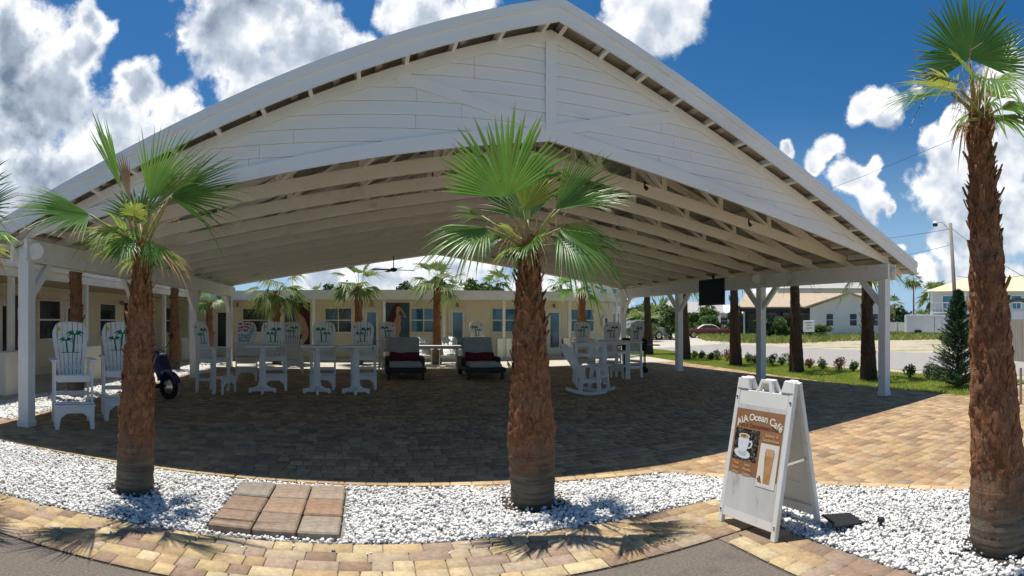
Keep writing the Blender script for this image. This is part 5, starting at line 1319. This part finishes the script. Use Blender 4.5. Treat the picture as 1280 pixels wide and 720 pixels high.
# ================================================================== VEGETATION
def leafcloud(centers, n, size, seed, aspect=.45):
    """leaf-shaped faces through the volume of several lobes: centers = (x,y,z,rx,ry,rz)"""
    rg = np.random.default_rng(seed); C = np.array(centers); vol = C[:,3]*C[:,4]*C[:,5]; ci = rg.choice(len(C), n, p=vol/vol.sum())
    d = rg.normal(size=(n,3)); d /= np.linalg.norm(d,axis=1,keepdims=True); r = rg.uniform(.35,1.0,(n,1))**.5*(1+rg.normal(0,.08,(n,1)))
    P = C[ci,:3]+d*r*C[ci,3:6]; Rm = rotm(rg, n); s = size*rg.uniform(.6,1.4,(n,1,1))
    q = np.array([(-1,0,0),(0,-aspect,.1),(1,0,0),(0,aspect,.1)])[None]*s; V = np.einsum('nij,nkj->nki', Rm, q)+P[:,None]
    return V.reshape(-1,3), (np.arange(n)[:,None]*4+np.arange(4)[None])
def bush(loc, lobes, n, size, mat, name, label, cat, group=None, seed=0, trunk=.0):
    root = empty(name, loc); tag(root, label, cat, group); V, Fc = leafcloud(lobes, n, size, seed); V[:,2] = np.maximum(V[:,2], .01); raw_mesh('foliage' if not trunk else 'crown', V, Fc, mat, root)
    rg = random.Random(seed); m = MB(); top = max(l[2] for l in lobes)
    if trunk:
        m.tube([(0,0,-.05),(rg.uniform(-.1,.1),0,top*.45),(rg.uniform(-.3,.3),.1,top*.8)], [trunk, trunk*.8, trunk*.4], 8)
        for l in lobes[:5]: m.tube([(0,0,top*.4),((l[0])*.6,(l[1])*.6,(top*.4+l[2])/2+.2),(l[0],l[1],l[2])], [trunk*.5,trunk*.35,trunk*.12], 6)
        m.build('trunk', 'stem', root, True)
    else:
        for l in lobes[:6]: m.tube([(l[0]*.2,l[1]*.2,0),(l[0]*.6,l[1]*.6,l[2]*.5),(l[0],l[1],l[2])], [.012,.009,.005], 5)
        m.build('stems', 'stem', root, True)
    return root
# row of small shrubs along the lawn edge
GSH = 'small shrubs planted along the road side of the lawn'
shr = [868,877,888,897,909,934,944,966,977,987,1012,1028,1047,1066,1137,1160,1172]
names = {0:'first small shrub of the row, right of the third pavilion post',1:'second small shrub of the row at the far end',2:'third small shrub of the row left of the television palm',3:'fourth small shrub of the row left of the television palm',4:'small shrub just left of the palm under the television',
 5:'small shrub just right of the palm under the television',6:'small shrub just left of the second right pavilion post',7:'small shrub just right of the second right pavilion post',8:'small shrub midway between the second post and the next palm',9:'small shrub just left of the palm before the tan roofed house',
 10:'straggly small shrub just right of the palm before the tan roofed house',11:'small shrub second to the right of the palm before the tan roofed house',12:'reddish small shrub left of the palm nearest the corner post',13:'small shrub touching the palm nearest the corner post',14:'round small shrub just right of the corner post',15:'small shrub between the corner post and the conifer',16:'low shrub at the foot of the conifer'}
for i, px in enumerate(shr):
    X = 13.4 if px < 1100 else 12.7; a = (px-640)/F+AZ
    p = Vector((X, X/math.tan(a), 0)); s = .70+.35*rnd.random(); h = .28*s
    lob = [(rnd.uniform(-.14,.14)*s, rnd.uniform(-.14,.14)*s, h*rnd.uniform(.7,1.3), .15*s, .15*s, .16*s) for _ in range(6)]+[(rnd.uniform(-.1,.1), 0, h*1.6, .04, .04, .12)]
    bush(p, lob, 420, .035, 'leafred' if i in (12,10,4) else 'leaf', 'small_shrub', names[i], 'shrub', GSH, 200+i)
# conifer
def conifer(loc):
    root = empty('conifer', loc); tag(root, 'dark green young conifer standing on the grass left of the right palm', 'conifer')
    rg = np.random.default_rng(77); H = 2.45; m = MB(); m.tube([(0,0,-.03),(.02,0,H*.5),(0,0,H*.97)], [.05,.03,.008], 8); VV = []; FF = []
    br = 330
    for i in range(br):
        t = (i/br)**1.05; z = .02+H*.93*t; az = i*2.4+rg.uniform(-.4,.4); Lb = (.70*(1-t)**.85+.09)*rg.uniform(.65,1.15); up = rg.uniform(.15,.5)+t*.6
        d = Vector((math.cos(az), math.sin(az), up)).normalized(); p0 = Vector((0,0,z)); p1 = p0+d*Lb; m.tube([p0, p1], [.008*(1-t)+.003, .002], 4, False)
        for k in range(80):
            q = p0.lerp(p1, rg.uniform(.15,1.02)); nd = (d*1.0+Vector(rg.normal(0,.65,3))).normalized(); ln = rg.uniform(.05,.10); w = nd.cross(Vector(rg.normal(0,1,3))).normalized()*.0085; kk = len(VV)
            VV += [q-w, q+w, q+nd*ln]; FF.append((kk,kk+1,kk+2))
    m.build('trunk', 'stem', root); raw_mesh('foliage', np.array([tuple(v) for v in VV]), np.array(FF), 'needle', root)
conifer(Vector((11.5, 5.75, 0)))
m = MB(); m.bar((0,0,0),(0,0,.75),.04,.04); a = (1276-640)/F+AZ; tag(m.build('wooden_stake', 'pole', loc=(10.2*math.sin(a), 10.2*math.cos(a), -.03)), 'thin wooden stake in the sand at the far right edge', 'stake')
# broadleaf trees and hedges
def ptree(px, d, ytop, wpx, label, mat='leaf', n=2600, size=.22, cat='tree', group='broadleaf trees beyond the road', ybase=None, seed=0, trunk=.12):
    p = atd(px, YH, d); p.z = -.05; ht = 1.6+(YH-ytop)*d/F; w = wpx*d/F/2; rg = random.Random(seed); lob = []
    zb = ht*.25
    for k in range(9): lob.append((rg.uniform(-.75,.75)*w, rg.uniform(-.6,.6)*w, rg.uniform(zb, ht*.8), w*rg.uniform(.3,.5), w*rg.uniform(.3,.5), ht*rg.uniform(.14,.24)))
    lob.append((0,0,ht*.82,w*.4,w*.4,ht*.17))
    return bush(p, lob, n, size, mat, 'broadleaf_tree' if trunk else 'hedge_bush', label, cat, group, seed, trunk)
ptree(548,36,343,62,'bushy green tree rising over the motel roof behind the sunlit table', 'leaf', 3000, .2, seed=301)
ptree(590,38,346,50,'pale green tree over the motel roof left of the middle palm', 'leaf', 2600, .2, seed=302)
ptree(510,42,350,40,'dark tree over the motel roof right of the red haired mural', 'leafdark', 2000, .2, seed=303)
ptree(712,44,360,26,'small round tree over the motel roof right of the middle palm', 'leaf', 900, .2, seed=304)
ptree(412,40,352,50,'dark tree over the motel roof near the bather mural', 'leafdark', 1800, .2, seed=305)
ptree(808,54,378,62,'dark green tree behind the grey pickup', 'leafdark', 3200, .25, seed=306)
ptree(838,48,384,34,'bright green bush beside the grey pickup', 'leaf', 2200, .2, seed=307)
ptree(884,62,384,50,'rounded green hedge bush above the dark red car', 'leaf', 3600, .22, cat='bush', seed=308, trunk=.08)
ptree(918,60,388,46,'dark green bush between the red car and the tan roofed house', 'leafdark', 3200, .22, cat='bush', seed=309, trunk=.08)
ptree(958,47,397,30,'glossy dark bush left of the tan roofed house porch', 'leafdark', 1800, .16, cat='bush', seed=310, trunk=.05)
ptree(974,46,395,34,'leafy bush in front of the tan roofed house porch', 'leaf', 1800, .16, cat='bush', seed=311, trunk=.05)
ptree(1024,48,405,46,'low grey green bush before the white house wall', 'leaf', 1500, .14, cat='bush', seed=312, trunk=.04)
ptree(1124,72,384,24,'dark round tree just right of the corner post', 'leafdark', 1600, .3, seed=313)
ptree(1232,30,408,30,'pale shrub behind the right palm trunk', 'leaf', 900, .12, cat='bush', seed=314, trunk=.03)
ptree(1172,75,386,40,'dark tree mass behind the white trailer', 'leafdark', 2200, .3, seed=315)
ptree(1208,70,392,34,'dark bush right of the white trailer', 'leafdark', 1500, .28, cat='bush', seed=316)
# far tree belt that reads as one mass
def belt(name, label, pts, h, n, size, seed, mat='leafdark'):
    rg = random.Random(seed); lob = []
    for (x, y) in pts:
        for k in range(3): hh = h*rg.uniform(.5,1.1); lob.append((x+rg.uniform(-3,3), y+rg.uniform(-3,3), hh*.5, rg.uniform(2.5,4.5), rg.uniform(2.5,4), hh*.5))
    V, Fc = leafcloud(lob, n, size, seed); V[:,2] = np.maximum(V[:,2], -.05); o = raw_mesh(name, V, Fc, mat); tag(o, label, 'trees', kind='stuff')
belt('far_woods', 'distant dark belt of trees along the horizon behind the houses', [tuple(atd(720+i*11, YH, 150)[:2]) for i in range(60)], 5, 26000, .7, 401)
belt('far_woods_left', 'distant trees on the horizon behind the motel roofs', [tuple(atd(-80+i*20, YH, 90)[:2]) for i in range(42)], 3.4, 14000, .5, 402)

# ================================================================== BUILDINGS ACROSS THE ROAD
def box_house(name, c, w, d, h, rz, wall, label, cat='house'):
    root = empty(name, (c[0]*1.22, c[1]*1.22, -.06), rz); root.scale = (1.22,)*3; tag(root, label, cat); m = MB(); m.bb(-w/2,w/2,-d/2,d/2,0,h); m.build('wall', wall, root); return root
def gable_roof(root, w, d, h, rise, mat, ov=.4, axis='x'):
    m = MB()
    if axis == 'x':      # ridge along x
        m.prism([(-d/2-ov,h-.05),(0,h+rise),(d/2+ov,h-.05),(d/2+ov,h+.08),(0,h+rise+.15),(-d/2-ov,h+.08)], (0,0,0), (0,1,0), (0,0,1), w+2*ov)
        g = MB(); g.prism([(-d/2,h+.001),(d/2,h+.001),(0,h+rise)], (0,0,0), (0,1,0), (0,0,1), w-.02)
    else:
        m.prism([(-w/2-ov,h-.05),(0,h+rise),(w/2+ov,h-.05),(w/2+ov,h+.08),(0,h+rise+.15),(-w/2-ov,h+.08)], (0,0,0), (1,0,0), (0,0,1), d+2*ov)
        g = MB(); g.prism([(-w/2,h+.001),(w/2,h+.001),(0,h+rise)], (0,0,0), (1,0,0), (0,0,1), d-.02)
    r = m.build('roof', mat, root); g.build('gable_end', 'housewhite', root); return r
def hwin(root, x, z, w, h, y, glass='glassdark', ax='x'):
    m = MB(); t = .06
    if ax == 'x':
        m.bb(x-w/2-t,x+w/2+t,y-.05,y,z-t,z); m.bb(x-w/2-t,x+w/2+t,y-.05,y,z+h,z+h+t); m.bb(x-w/2-t,x-w/2,y-.048,y,z,z+h); m.bb(x+w/2,x+w/2+t,y-.048,y,z,z+h); m.bb(x-w/2,x+w/2,y-.04,y,z+h/2-.02,z+h/2+.02)
        f = m.build('window','whitefence',root); m = MB(); m.bb(x-w/2,x+w/2,y-.02,y-.006,z,z+h); m.build('pane',glass,f)
    return f
def face_at(px): a = (px-640)/F+AZ; return -a
# tan roofed house (about 48 m away)
c = atd(1012, YH, 50); h1 = box_house('bungalow', c, 11.5, 8, 2.55, face_at(1012), 'housewhite', 'white bungalow with a low tan roof and dark porch across the road')
gable_roof(h1, 11.5, 8, 2.55, 1.35, 'tanroof')
m = MB(); m.bb(-5.9,.8,-6.4,-4.45,2.5,2.6); m.build('porch_roof', 'tanroof', h1)
for x in (-5.7,-4.1,-2.5,-.9,.6): 
    m = MB(); m.bb(x-.09,x+.09,-6.3,-6.12,0,2.5); m.build('porch_post','black',h1)
m = MB(); m.bb(-5.8,.7,-6.34,-6.2,2.2,2.48); m.build('porch_beam','black',h1)
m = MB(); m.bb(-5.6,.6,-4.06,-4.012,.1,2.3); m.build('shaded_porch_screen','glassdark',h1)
# its white gabled front wing on the right
c2 = atd(1062, YH, 46); h2 = box_house('cottage_wing', c2, 6.4, 6, 2.5, face_at(1062), 'housewhite', 'white gabled cottage wing with small dark windows right of the porch house')
gable_roof(h2, 6.4, 6, 2.5, 1.1, 'tanroof', axis='y')
for x in (-1.6, .3, 2.0): hwin(h2, x, 1.05, .55, .95, -3.0)
# storeyed house behind
c3 = atd(1028, YH, 66); h3 = box_house('upstairs_house', c3, 10.5, 7, 5.2, face_at(1028), 'housegrey', 'pale two storey house rising behind the tan roofed bungalow'); gable_roof(h3, 10.5, 7, 5.2, 1.0, 'greyroof', .5)
for x in (-3.2,-.6,3.0): hwin(h3, x, 3.9, .9, .9, -3.5)
# white roofed house behind the red car
c4 = atd(905, YH, 78); h4 = box_house('white_roofed_house', c4, 11, 7, 2.5, face_at(905), 'housegrey', 'low house with a bright white roof behind the red car hedge'); gable_roof(h4, 11, 7, 2.5, 1.2, 'trailer', .4)
for x in (-3,0,3): hwin(h4, x, 1, 1, 1, -3.5)
c5 = atd(868, YH, 74); h5 = box_house('grey_roofed_house', c5, 7, 6, 2.5, face_at(868), 'housewhite', 'small house with a grey gabled roof behind the hedge'); gable_roof(h5, 7, 6, 2.5, 1.5, 'greyroof', .4); hwin(h5, 0, 1, 1, 1, -3)
# apartment block beyond the motel's right end
c6 = atd(752, YH, 62); h6 = box_house('apartment_block', c6, 4.6, 6, 6.2, face_at(752), 'housegrey', 'pale blue grey building with balconies rising beyond the right end of the motel roof', 'building')
for z in (1.2,3.9): 
    for x in (-1.4,.2,1.6): hwin(h6, x, z, .7, 1.1, -3.0, 'glass')
for z in (2.9,5.6):
    m = MB(); m.bb(-2.3,2.3,-4.2,-3.01,z,z+.14); b1 = m.build('balcony','housewhite',h6); m = MB(); m.bb(-2.3,2.3,-4.2,-4.15,z+.9,z+.98)
    for k in range(18): m.bb(-2.28+k*.265,-2.25+k*.265,-4.19,-4.16,z+.14,z+.9)
    m.build('railing','housewhite',b1)
m = MB(); m.bb(-2.5,2.5,-4.3,3.1,6.2,6.4); m.build('roof','greyroof',h6)
# pale yellow roofed two-storey house at the right
c7 = atd(1248, YH, 52); h7 = box_house('seaside_house', c7, 12.0, 8, 4.1, face_at(1248), 'housegrey', 'two storey house with a pale yellow hipped roof at the far right')
m = MB(); a_, b_, z0, z1 = 6.6, 4.6, 4.1, 5.9
m.add([(-a_,-b_,z0),(a_,-b_,z0),(a_,b_,z0),(-a_,b_,z0),(-2.5,0,z1),(2.5,0,z1)], [(0,1,5,4),(1,2,5),(2,3,4,5),(3,0,4),(3,2,1,0)]); m.build('roof','yelroof',h7)
for x in (-4.6,-3.2,-.2,1.6,3.6): hwin(h7, x, 2.55, .85, 1.15, -4.0, 'glass')
m = MB(); m.bb(-6,6,-5.3,-4.01,2.1,2.25); b1 = m.build('balcony','housewhite',h7); m = MB(); m.bb(-6,6,-5.3,-5.22,3.0,3.08)
for k in range(34): m.bb(-5.98+k*.36,-5.94+k*.36,-5.28,-5.24,2.25,3.0)
m.build('railing','housewhite',b1)
for x in (-5.9,-2.9,0,2.9,5.9):
    m = MB(); m.bb(x-.1,x+.1,-5.25,-5.05,0,4.1); m.build('column','housewhite',h7)
# shed and timber fence, right edge
c8 = atd(1272, YH, 24); sh = box_house('garden_shed', c8, 2.6, 2, 1.9, face_at(1272), 'housewhite', 'small shed with a blue grey gabled roof above the timber fence', 'shed'); 
m = MB(); m.prism([(-1.5,1.88),(0,2.35),(1.5,1.88),(1.5,1.95),(0,2.43),(-1.5,1.95)], (0,0,0), (1,0,0), (0,0,1), 2.4); m.build('roof','muralblue',sh)
m = MB(); m.bb(-.25,.25,-1.03,-1.0,1.45,1.85); m.build('vent','whitefence',sh)
def fence(name, p0, p1, h, step, mat, label, gapw=.012):
    p0, p1 = Vector(p0), Vector(p1); root = empty(name, p0); tag(root, label, 'fence'); d = p1-p0; L = d.length; u = d.normalized(); m = MB(); n = int(L/step); ang = math.atan2(u.y, u.x)
    for k in range(n): c = u*(k+.5)*step; m.box((c.x,c.y,h/2), (step-gapw,.025,h+rnd.uniform(-.01,.01)), (0,0,ang))
    m.build('panel', mat, root, bevel=0)
    for k in range(int(L/2.4)+1):
        c = u*min(L, k*2.4); mm = MB(); mm.box((c.x-u.y*-.05,c.y-.05,h/2+.04), (.1,.1,h+.1), (0,0,ang)); mm.build('post', mat, root)
pA = atd(1256, YH, 22.5); pA.z = -.05; pB = atd(1330, YH, 20); pB.z = -.05; fence('timber_fence', pA, pB, 1.75, .14, 'woodgrey', 'weathered board fence at the right edge behind the leaning palm')
pA = atd(1100, YH, 66); pA.z = -.05; pB = atd(1133, YH, 64); pB.z = -.05; fence('vinyl_fence', pA, pB, 1.6, .3, 'whitefence', 'white vinyl fence left of the white trailer')
pA = atd(1196, YH, 60); pA.z = -.05; pB = atd(1226, YH, 56); pB.z = -.05; fence('vinyl_fence', pA, pB, 1.7, .3, 'whitefence', 'white vinyl fence right of the white trailer behind the conifer')
# trailer
def trailer(loc, rz):
    root = empty('cargo_trailer', loc, rz); tag(root, 'white enclosed cargo trailer parked on the weeds across the road', 'trailer'); L, w, z0, z1 = 5.0, 2.1, .45, 2.35
    m = MB(); m.bb(-L/2,L/2,-w/2,w/2,z0,z1); m.build('body','trailer',root,bevel=.08); m = MB(); m.bb(-L/2+.02,L/2-.02,-w/2-.03,w/2+.03,z1-.02,z1+.05); m.build('roof','metalwhite',root,bevel=.03)
    m = MB(); m.bb(.6,1.35,-w/2-.025,-w/2-.002,z0+.15,z1-.2); d = m.build('side_door','trailer',root,bevel=.01); m = MB(); m.bb(.66,.74,-w/2-.06,-w/2-.026,1.2,1.3); m.build('handle','chrome',d)
    for x in (.58,1.37):
        m = MB(); m.bb(x-.012,x+.012,-w/2-.03,-w/2-.001,z0+.12,z1-.18); m.build('door_seam','mirror',d)
    for y in (-w/2+.08, w/2-.08):
        m = MB(); m.lathe([(.0,-.1),(.33,-.1),(.35,0),(.33,.1),(0,.1)], n=18); m.xform(Matrix.Translation((-1.2,y,.35)) @ Matrix.Rotation(PI/2,4,'X')); t = m.build('tyre','rubber',root); m = MB(); m.lathe([(.0,-.11),(.18,-.11),(.18,.11),(0,.11)], n=14); m.xform(Matrix.Translation((-1.2,y,.35)) @ Matrix.Rotation(PI/2,4,'X')); m.build('rim','chrome',t)
    m = MB(); m.prism([(-1.65,.5),(-1.5,.78),(-.9,.78),(-.75,.5)], (0,-w/2-.05,0), (1,0,0), (0,0,1), .1); m.build('fender','mirror',root)
    m = MB(); m.bb(-L/2,L/2,-w/2-.012,-w/2-.001,z0,z0+.12); m.build('lower_trim','chrome',root)
    m = MB(); m.bar((L/2,0,.4),(L/2+1.1,0,.4),.1,.1); m.build('hitch','black',root)
p = atd(1160, YH, 58); p.z = -.05; trailer(p, face_at(1160)+.12)
# vehicles
def car(loc, rz, label, name, prof, roofp, paint, roofmat, L, wb, wr=.32, w=1.75, bedded=False):
    root = empty(name, loc, rz); tag(root, label, 'car' if not bedded else 'pickup truck')
    m = MB(); m.prism(prof, (0,0,0), (1,0,0), (0,0,1), w); m.build('body', paint, root, bevel=.06)
    m = MB(); m.prism(roofp, (0,0,0), (1,0,0), (0,0,1), w*.80); cab = m.build('roof', roofmat, root, bevel=.05)
    gx = [(x*.93+(roofp[0][0]+roofp[1][0])*.035, z) for x, z in roofp]; cx = sum(x for x, z in roofp)/len(roofp); cz = sum(z for x, z in roofp)/len(roofp)
    gl = [(cx+(x-cx)*.86, cz+(z-cz)*.66) for x, z in roofp]; m = MB(); m.prism(gl, (0,0,0), (1,0,0), (0,0,1), w*.80+.02); m.build('side_windows','glassdark',cab)
    for x in (-wb/2, wb/2):
        for y in (-w/2+.08, w/2-.08):
            m = MB(); m.lathe([(.0,-.1),(wr*.94,-.1),(wr,-.06),(wr,.06),(wr*.94,.1),(0,.1)], n=20); m.xform(Matrix.Translation((x,y,wr)) @ Matrix.Rotation(PI/2,4,'X')); t = m.build('tyre','rubber',root)
            m = MB(); m.lathe([(.0,-.107),(wr*.62,-.107),(wr*.62,.107),(0,.107)], n=16); m.xform(Matrix.Translation((x,y,wr)) @ Matrix.Rotation(PI/2,4,'X')); m.build('rim','chrome',t)
    for s in (-1,1):
        m = MB(); m.box((-L/2+.02,s*w*.38,.62),(.06,.26,.14)); m.build('headlight','chrome',root); m = MB(); m.box((L/2-.02,s*w*.40,.66),(.06,.16,.18)); m.build('tail_light','maroon',root)
    m = MB(); m.box((-L/2-.02,0,.42),(.1,w*.96,.12)); m.build('bumper','chrome',root,bevel=.02); m = MB(); m.box((L/2+.02,0,.42),(.1,w*.96,.12)); m.build('bumper','chrome',root,bevel=.02)
    return root
p = atd(884, YH, 54); p.z = -.012
car(p, face_at(884)+.12, 'dark red classic coupe with a cream top parked before the hedge', 'parked_car', [(-2.4,.3),(2.4,.28),(2.48,.6),(2.3,.86),(1.1,.93),(-1.0,.95),(-2.3,.85),(-2.46,.6)], [(-1.05,.9),(1.25,.9),(.85,1.22),(.45,1.36),(-.35,1.36),(-.75,1.15)], 'redcar','creamvinyl',4.8,2.9,.34)
p = atd(796, YH, 47); p.z = -.012
car(p, face_at(796)+.5, 'grey pickup truck partly hidden behind the last right pavilion posts', 'pickup_truck', [(-2.7,.45),(2.7,.45),(2.75,1.1),(.75,1.15),(-1.1,1.15),(-2.6,1.05),(-2.75,.8)], [(-1.2,1.1),(.75,1.1),(.68,1.6),(.4,1.75),(-.45,1.75),(-.8,1.6)], 'truckgrey','truckgrey',5.4,3.4,.4,1.9,True)
# utility pole, lamp and wires
pb_ = atd(1197, YH, 38); pb_.z = -.05; up = empty('utility_pole', pb_); tag(up, 'leaning grey wooden utility pole above the conifer', 'utility pole')
tp_ = atd(1188, 279, 38)-pb_; m = MB(); m.tube([(0,0,0), tp_*.5, tp_], [.17,.145,.12], 10); m.build('pole','pole',up,True)
hd = atd(1169, 279, 38)-pb_; m = MB(); m.tube([tp_*.93, tp_*.5+hd*.5+Vector((0,0,.02)), hd+Vector((0,0,.1))], [.025,.022,.02], 6); lm = m.build('lamp_arm','pole',up)
m = MB(); m.lathe([(.02,.16),(.12,.12),(.2,.02),(.22,-.04),(.02,-.06)], n=14, c=hd); m.build('lamp_hood','metalwhite',lm,True); m = MB(); m.lathe([(.02,-.062),(.19,-.062),(.17,-.22),(.02,-.24)], n=14, c=hd); m.build('lamp_lens','black',lm,True)
def wire(p, q, sag, label, r=.016):
    p, q = Vector(p), Vector(q); pts = [p.lerp(q, t/16)-Vector((0,0,sag*4*(t/16)*(1-t/16))) for t in range(17)]; m = MB(); o0 = pts[0]; m.tube([x-o0 for x in pts], r, 5)
    tag(m.build('overhead_wire','mirror',loc=o0), label, 'wire', 'overhead wires')
wire(atd(960,262,42), atd(1300,130,24), .5, 'wire crossing the clouds from behind the roof up to the right palm top', .011)
wire(atd(1188,286,38), atd(1010,300,60), .5, 'upper wire running left from the utility pole to behind the roof')
wire(atd(1189,306,38), atd(1020,330,60), .5, 'lower wire running left from the utility pole')
wire(atd(1188,284,38), atd(1330,372,26), .3, 'wire running right from the utility pole past the palm trunk')
wire(atd(1196,345,38), atd(1330,332,26), .4, 'low wire running right behind the leaning palm trunk')
# yard sign
p = atd(1011, YH, 40); p.z = -.05; ys_ = empty('yard_sign', p, face_at(1011)); tag(ys_, 'small white yard sign on two stakes in the weeds before the porch', 'sign')
m = MB(); m.bb(-.42,.42,-.02,.02,.9,1.75); m.build('panel','housewhite',ys_,bevel=.03)
for x in (-.3,.3):
    m = MB(); m.bb(x-.03,x+.03,-.02,.02,0,.898); m.build('stake','pole',ys_)
for k, (z, w) in enumerate(((1.55,.5),(1.36,.34),(1.15,.42))):
    m = MB(); m.bb(-w/2,w/2,-.024,-.0205,z,z+.07); m.build('printed_band','truckgrey',ys_)
# small cable hung on the left corner post, pipes
m = MB(); m.tube([(-2.6,-.4,.25),(-1.3,-.2,.02),(-.3,-.1,-.02),(0,0,.12),(.05,0,-.1)], .012, 5)
tag(m.build('power_cable','mirror',loc=(XL+.05,YF-.1,2.66)), 'black cable sagging from the left corner post toward the left edge', 'cable')

# ================================================================== pieces that stand apart become parts of their own
KEEP = ('frond','foliage','crown','trunk','frond','gable_siding','wall','painted','lettering','railing','panel','roof_ribs','roof_sheet','pink_','aqua_','stems','leaf','moulded','printed','shaded')
RENAME = {'lookouts':'lookout','purlins':'purlin','rivets':'rivet','side_windows':'side_window','moulded_ribs':'moulded_rib'}
def split_apart(tol=.012):
    for o in list(bpy.data.objects):
        if o.type != 'MESH' or o.get('kind') in ('structure','stuff') or len(o.data.vertices) > 6000: continue
        base = o.name.split('.')[0]
        if base in RENAME: o.name = RENAME[base]; base = RENAME[base]
        if base.startswith(KEEP) or o.parent is None: continue
        me = o.data; n = len(me.vertices); par = list(range(n))
        def find(a):
            while par[a] != a: par[a] = par[par[a]]; a = par[a]
            return a
        for e in me.edges:
            a, b = find(e.vertices[0]), find(e.vertices[1])
            if a != b: par[a] = b
        comp = {}
        for v in range(n): comp.setdefault(find(v), []).append(v)
        if len(comp) < 2 or len(comp) > 120: continue
        co = np.empty(n*3, np.float32); me.vertices.foreach_get('co', co); co = co.reshape(-1, 3)
        gs = [[co[c].min(0), co[c].max(0), list(c)] for c in comp.values()]; ch = True
        while ch:
            ch = False
            for i in range(len(gs)):
                for j in range(i+1, len(gs)):
                    if (gs[i][0]-tol <= gs[j][1]).all() and (gs[j][0]-tol <= gs[i][1]).all():
                        gs[i] = [np.minimum(gs[i][0], gs[j][0]), np.maximum(gs[i][1], gs[j][1]), gs[i][2]+gs[j][2]]; del gs[j]; ch = True; break
                if ch: break
        if len(gs) < 2: continue
        gid = {}
        for k, g in enumerate(gs):
            for v in g[2]: gid[v] = k
        polys = [tuple(p.vertices) for p in me.polygons]; mat = me.materials[0]; sm_ = me.polygons[0].use_smooth
        for k, g in enumerate(gs):
            idx = {v: q for q, v in enumerate(g[2])}; m2 = bpy.data.meshes.new(base)
            m2.from_pydata([tuple(co[v]) for v in g[2]], [], [tuple(idx[v] for v in p) for p in polys if gid[p[0]] == k]); m2.materials.append(mat)
            if sm_: m2.shade_smooth()
            if k == 0: o.data = m2
            else: c = o.copy(); c.data = m2; COL.objects.link(c)
split_apart()
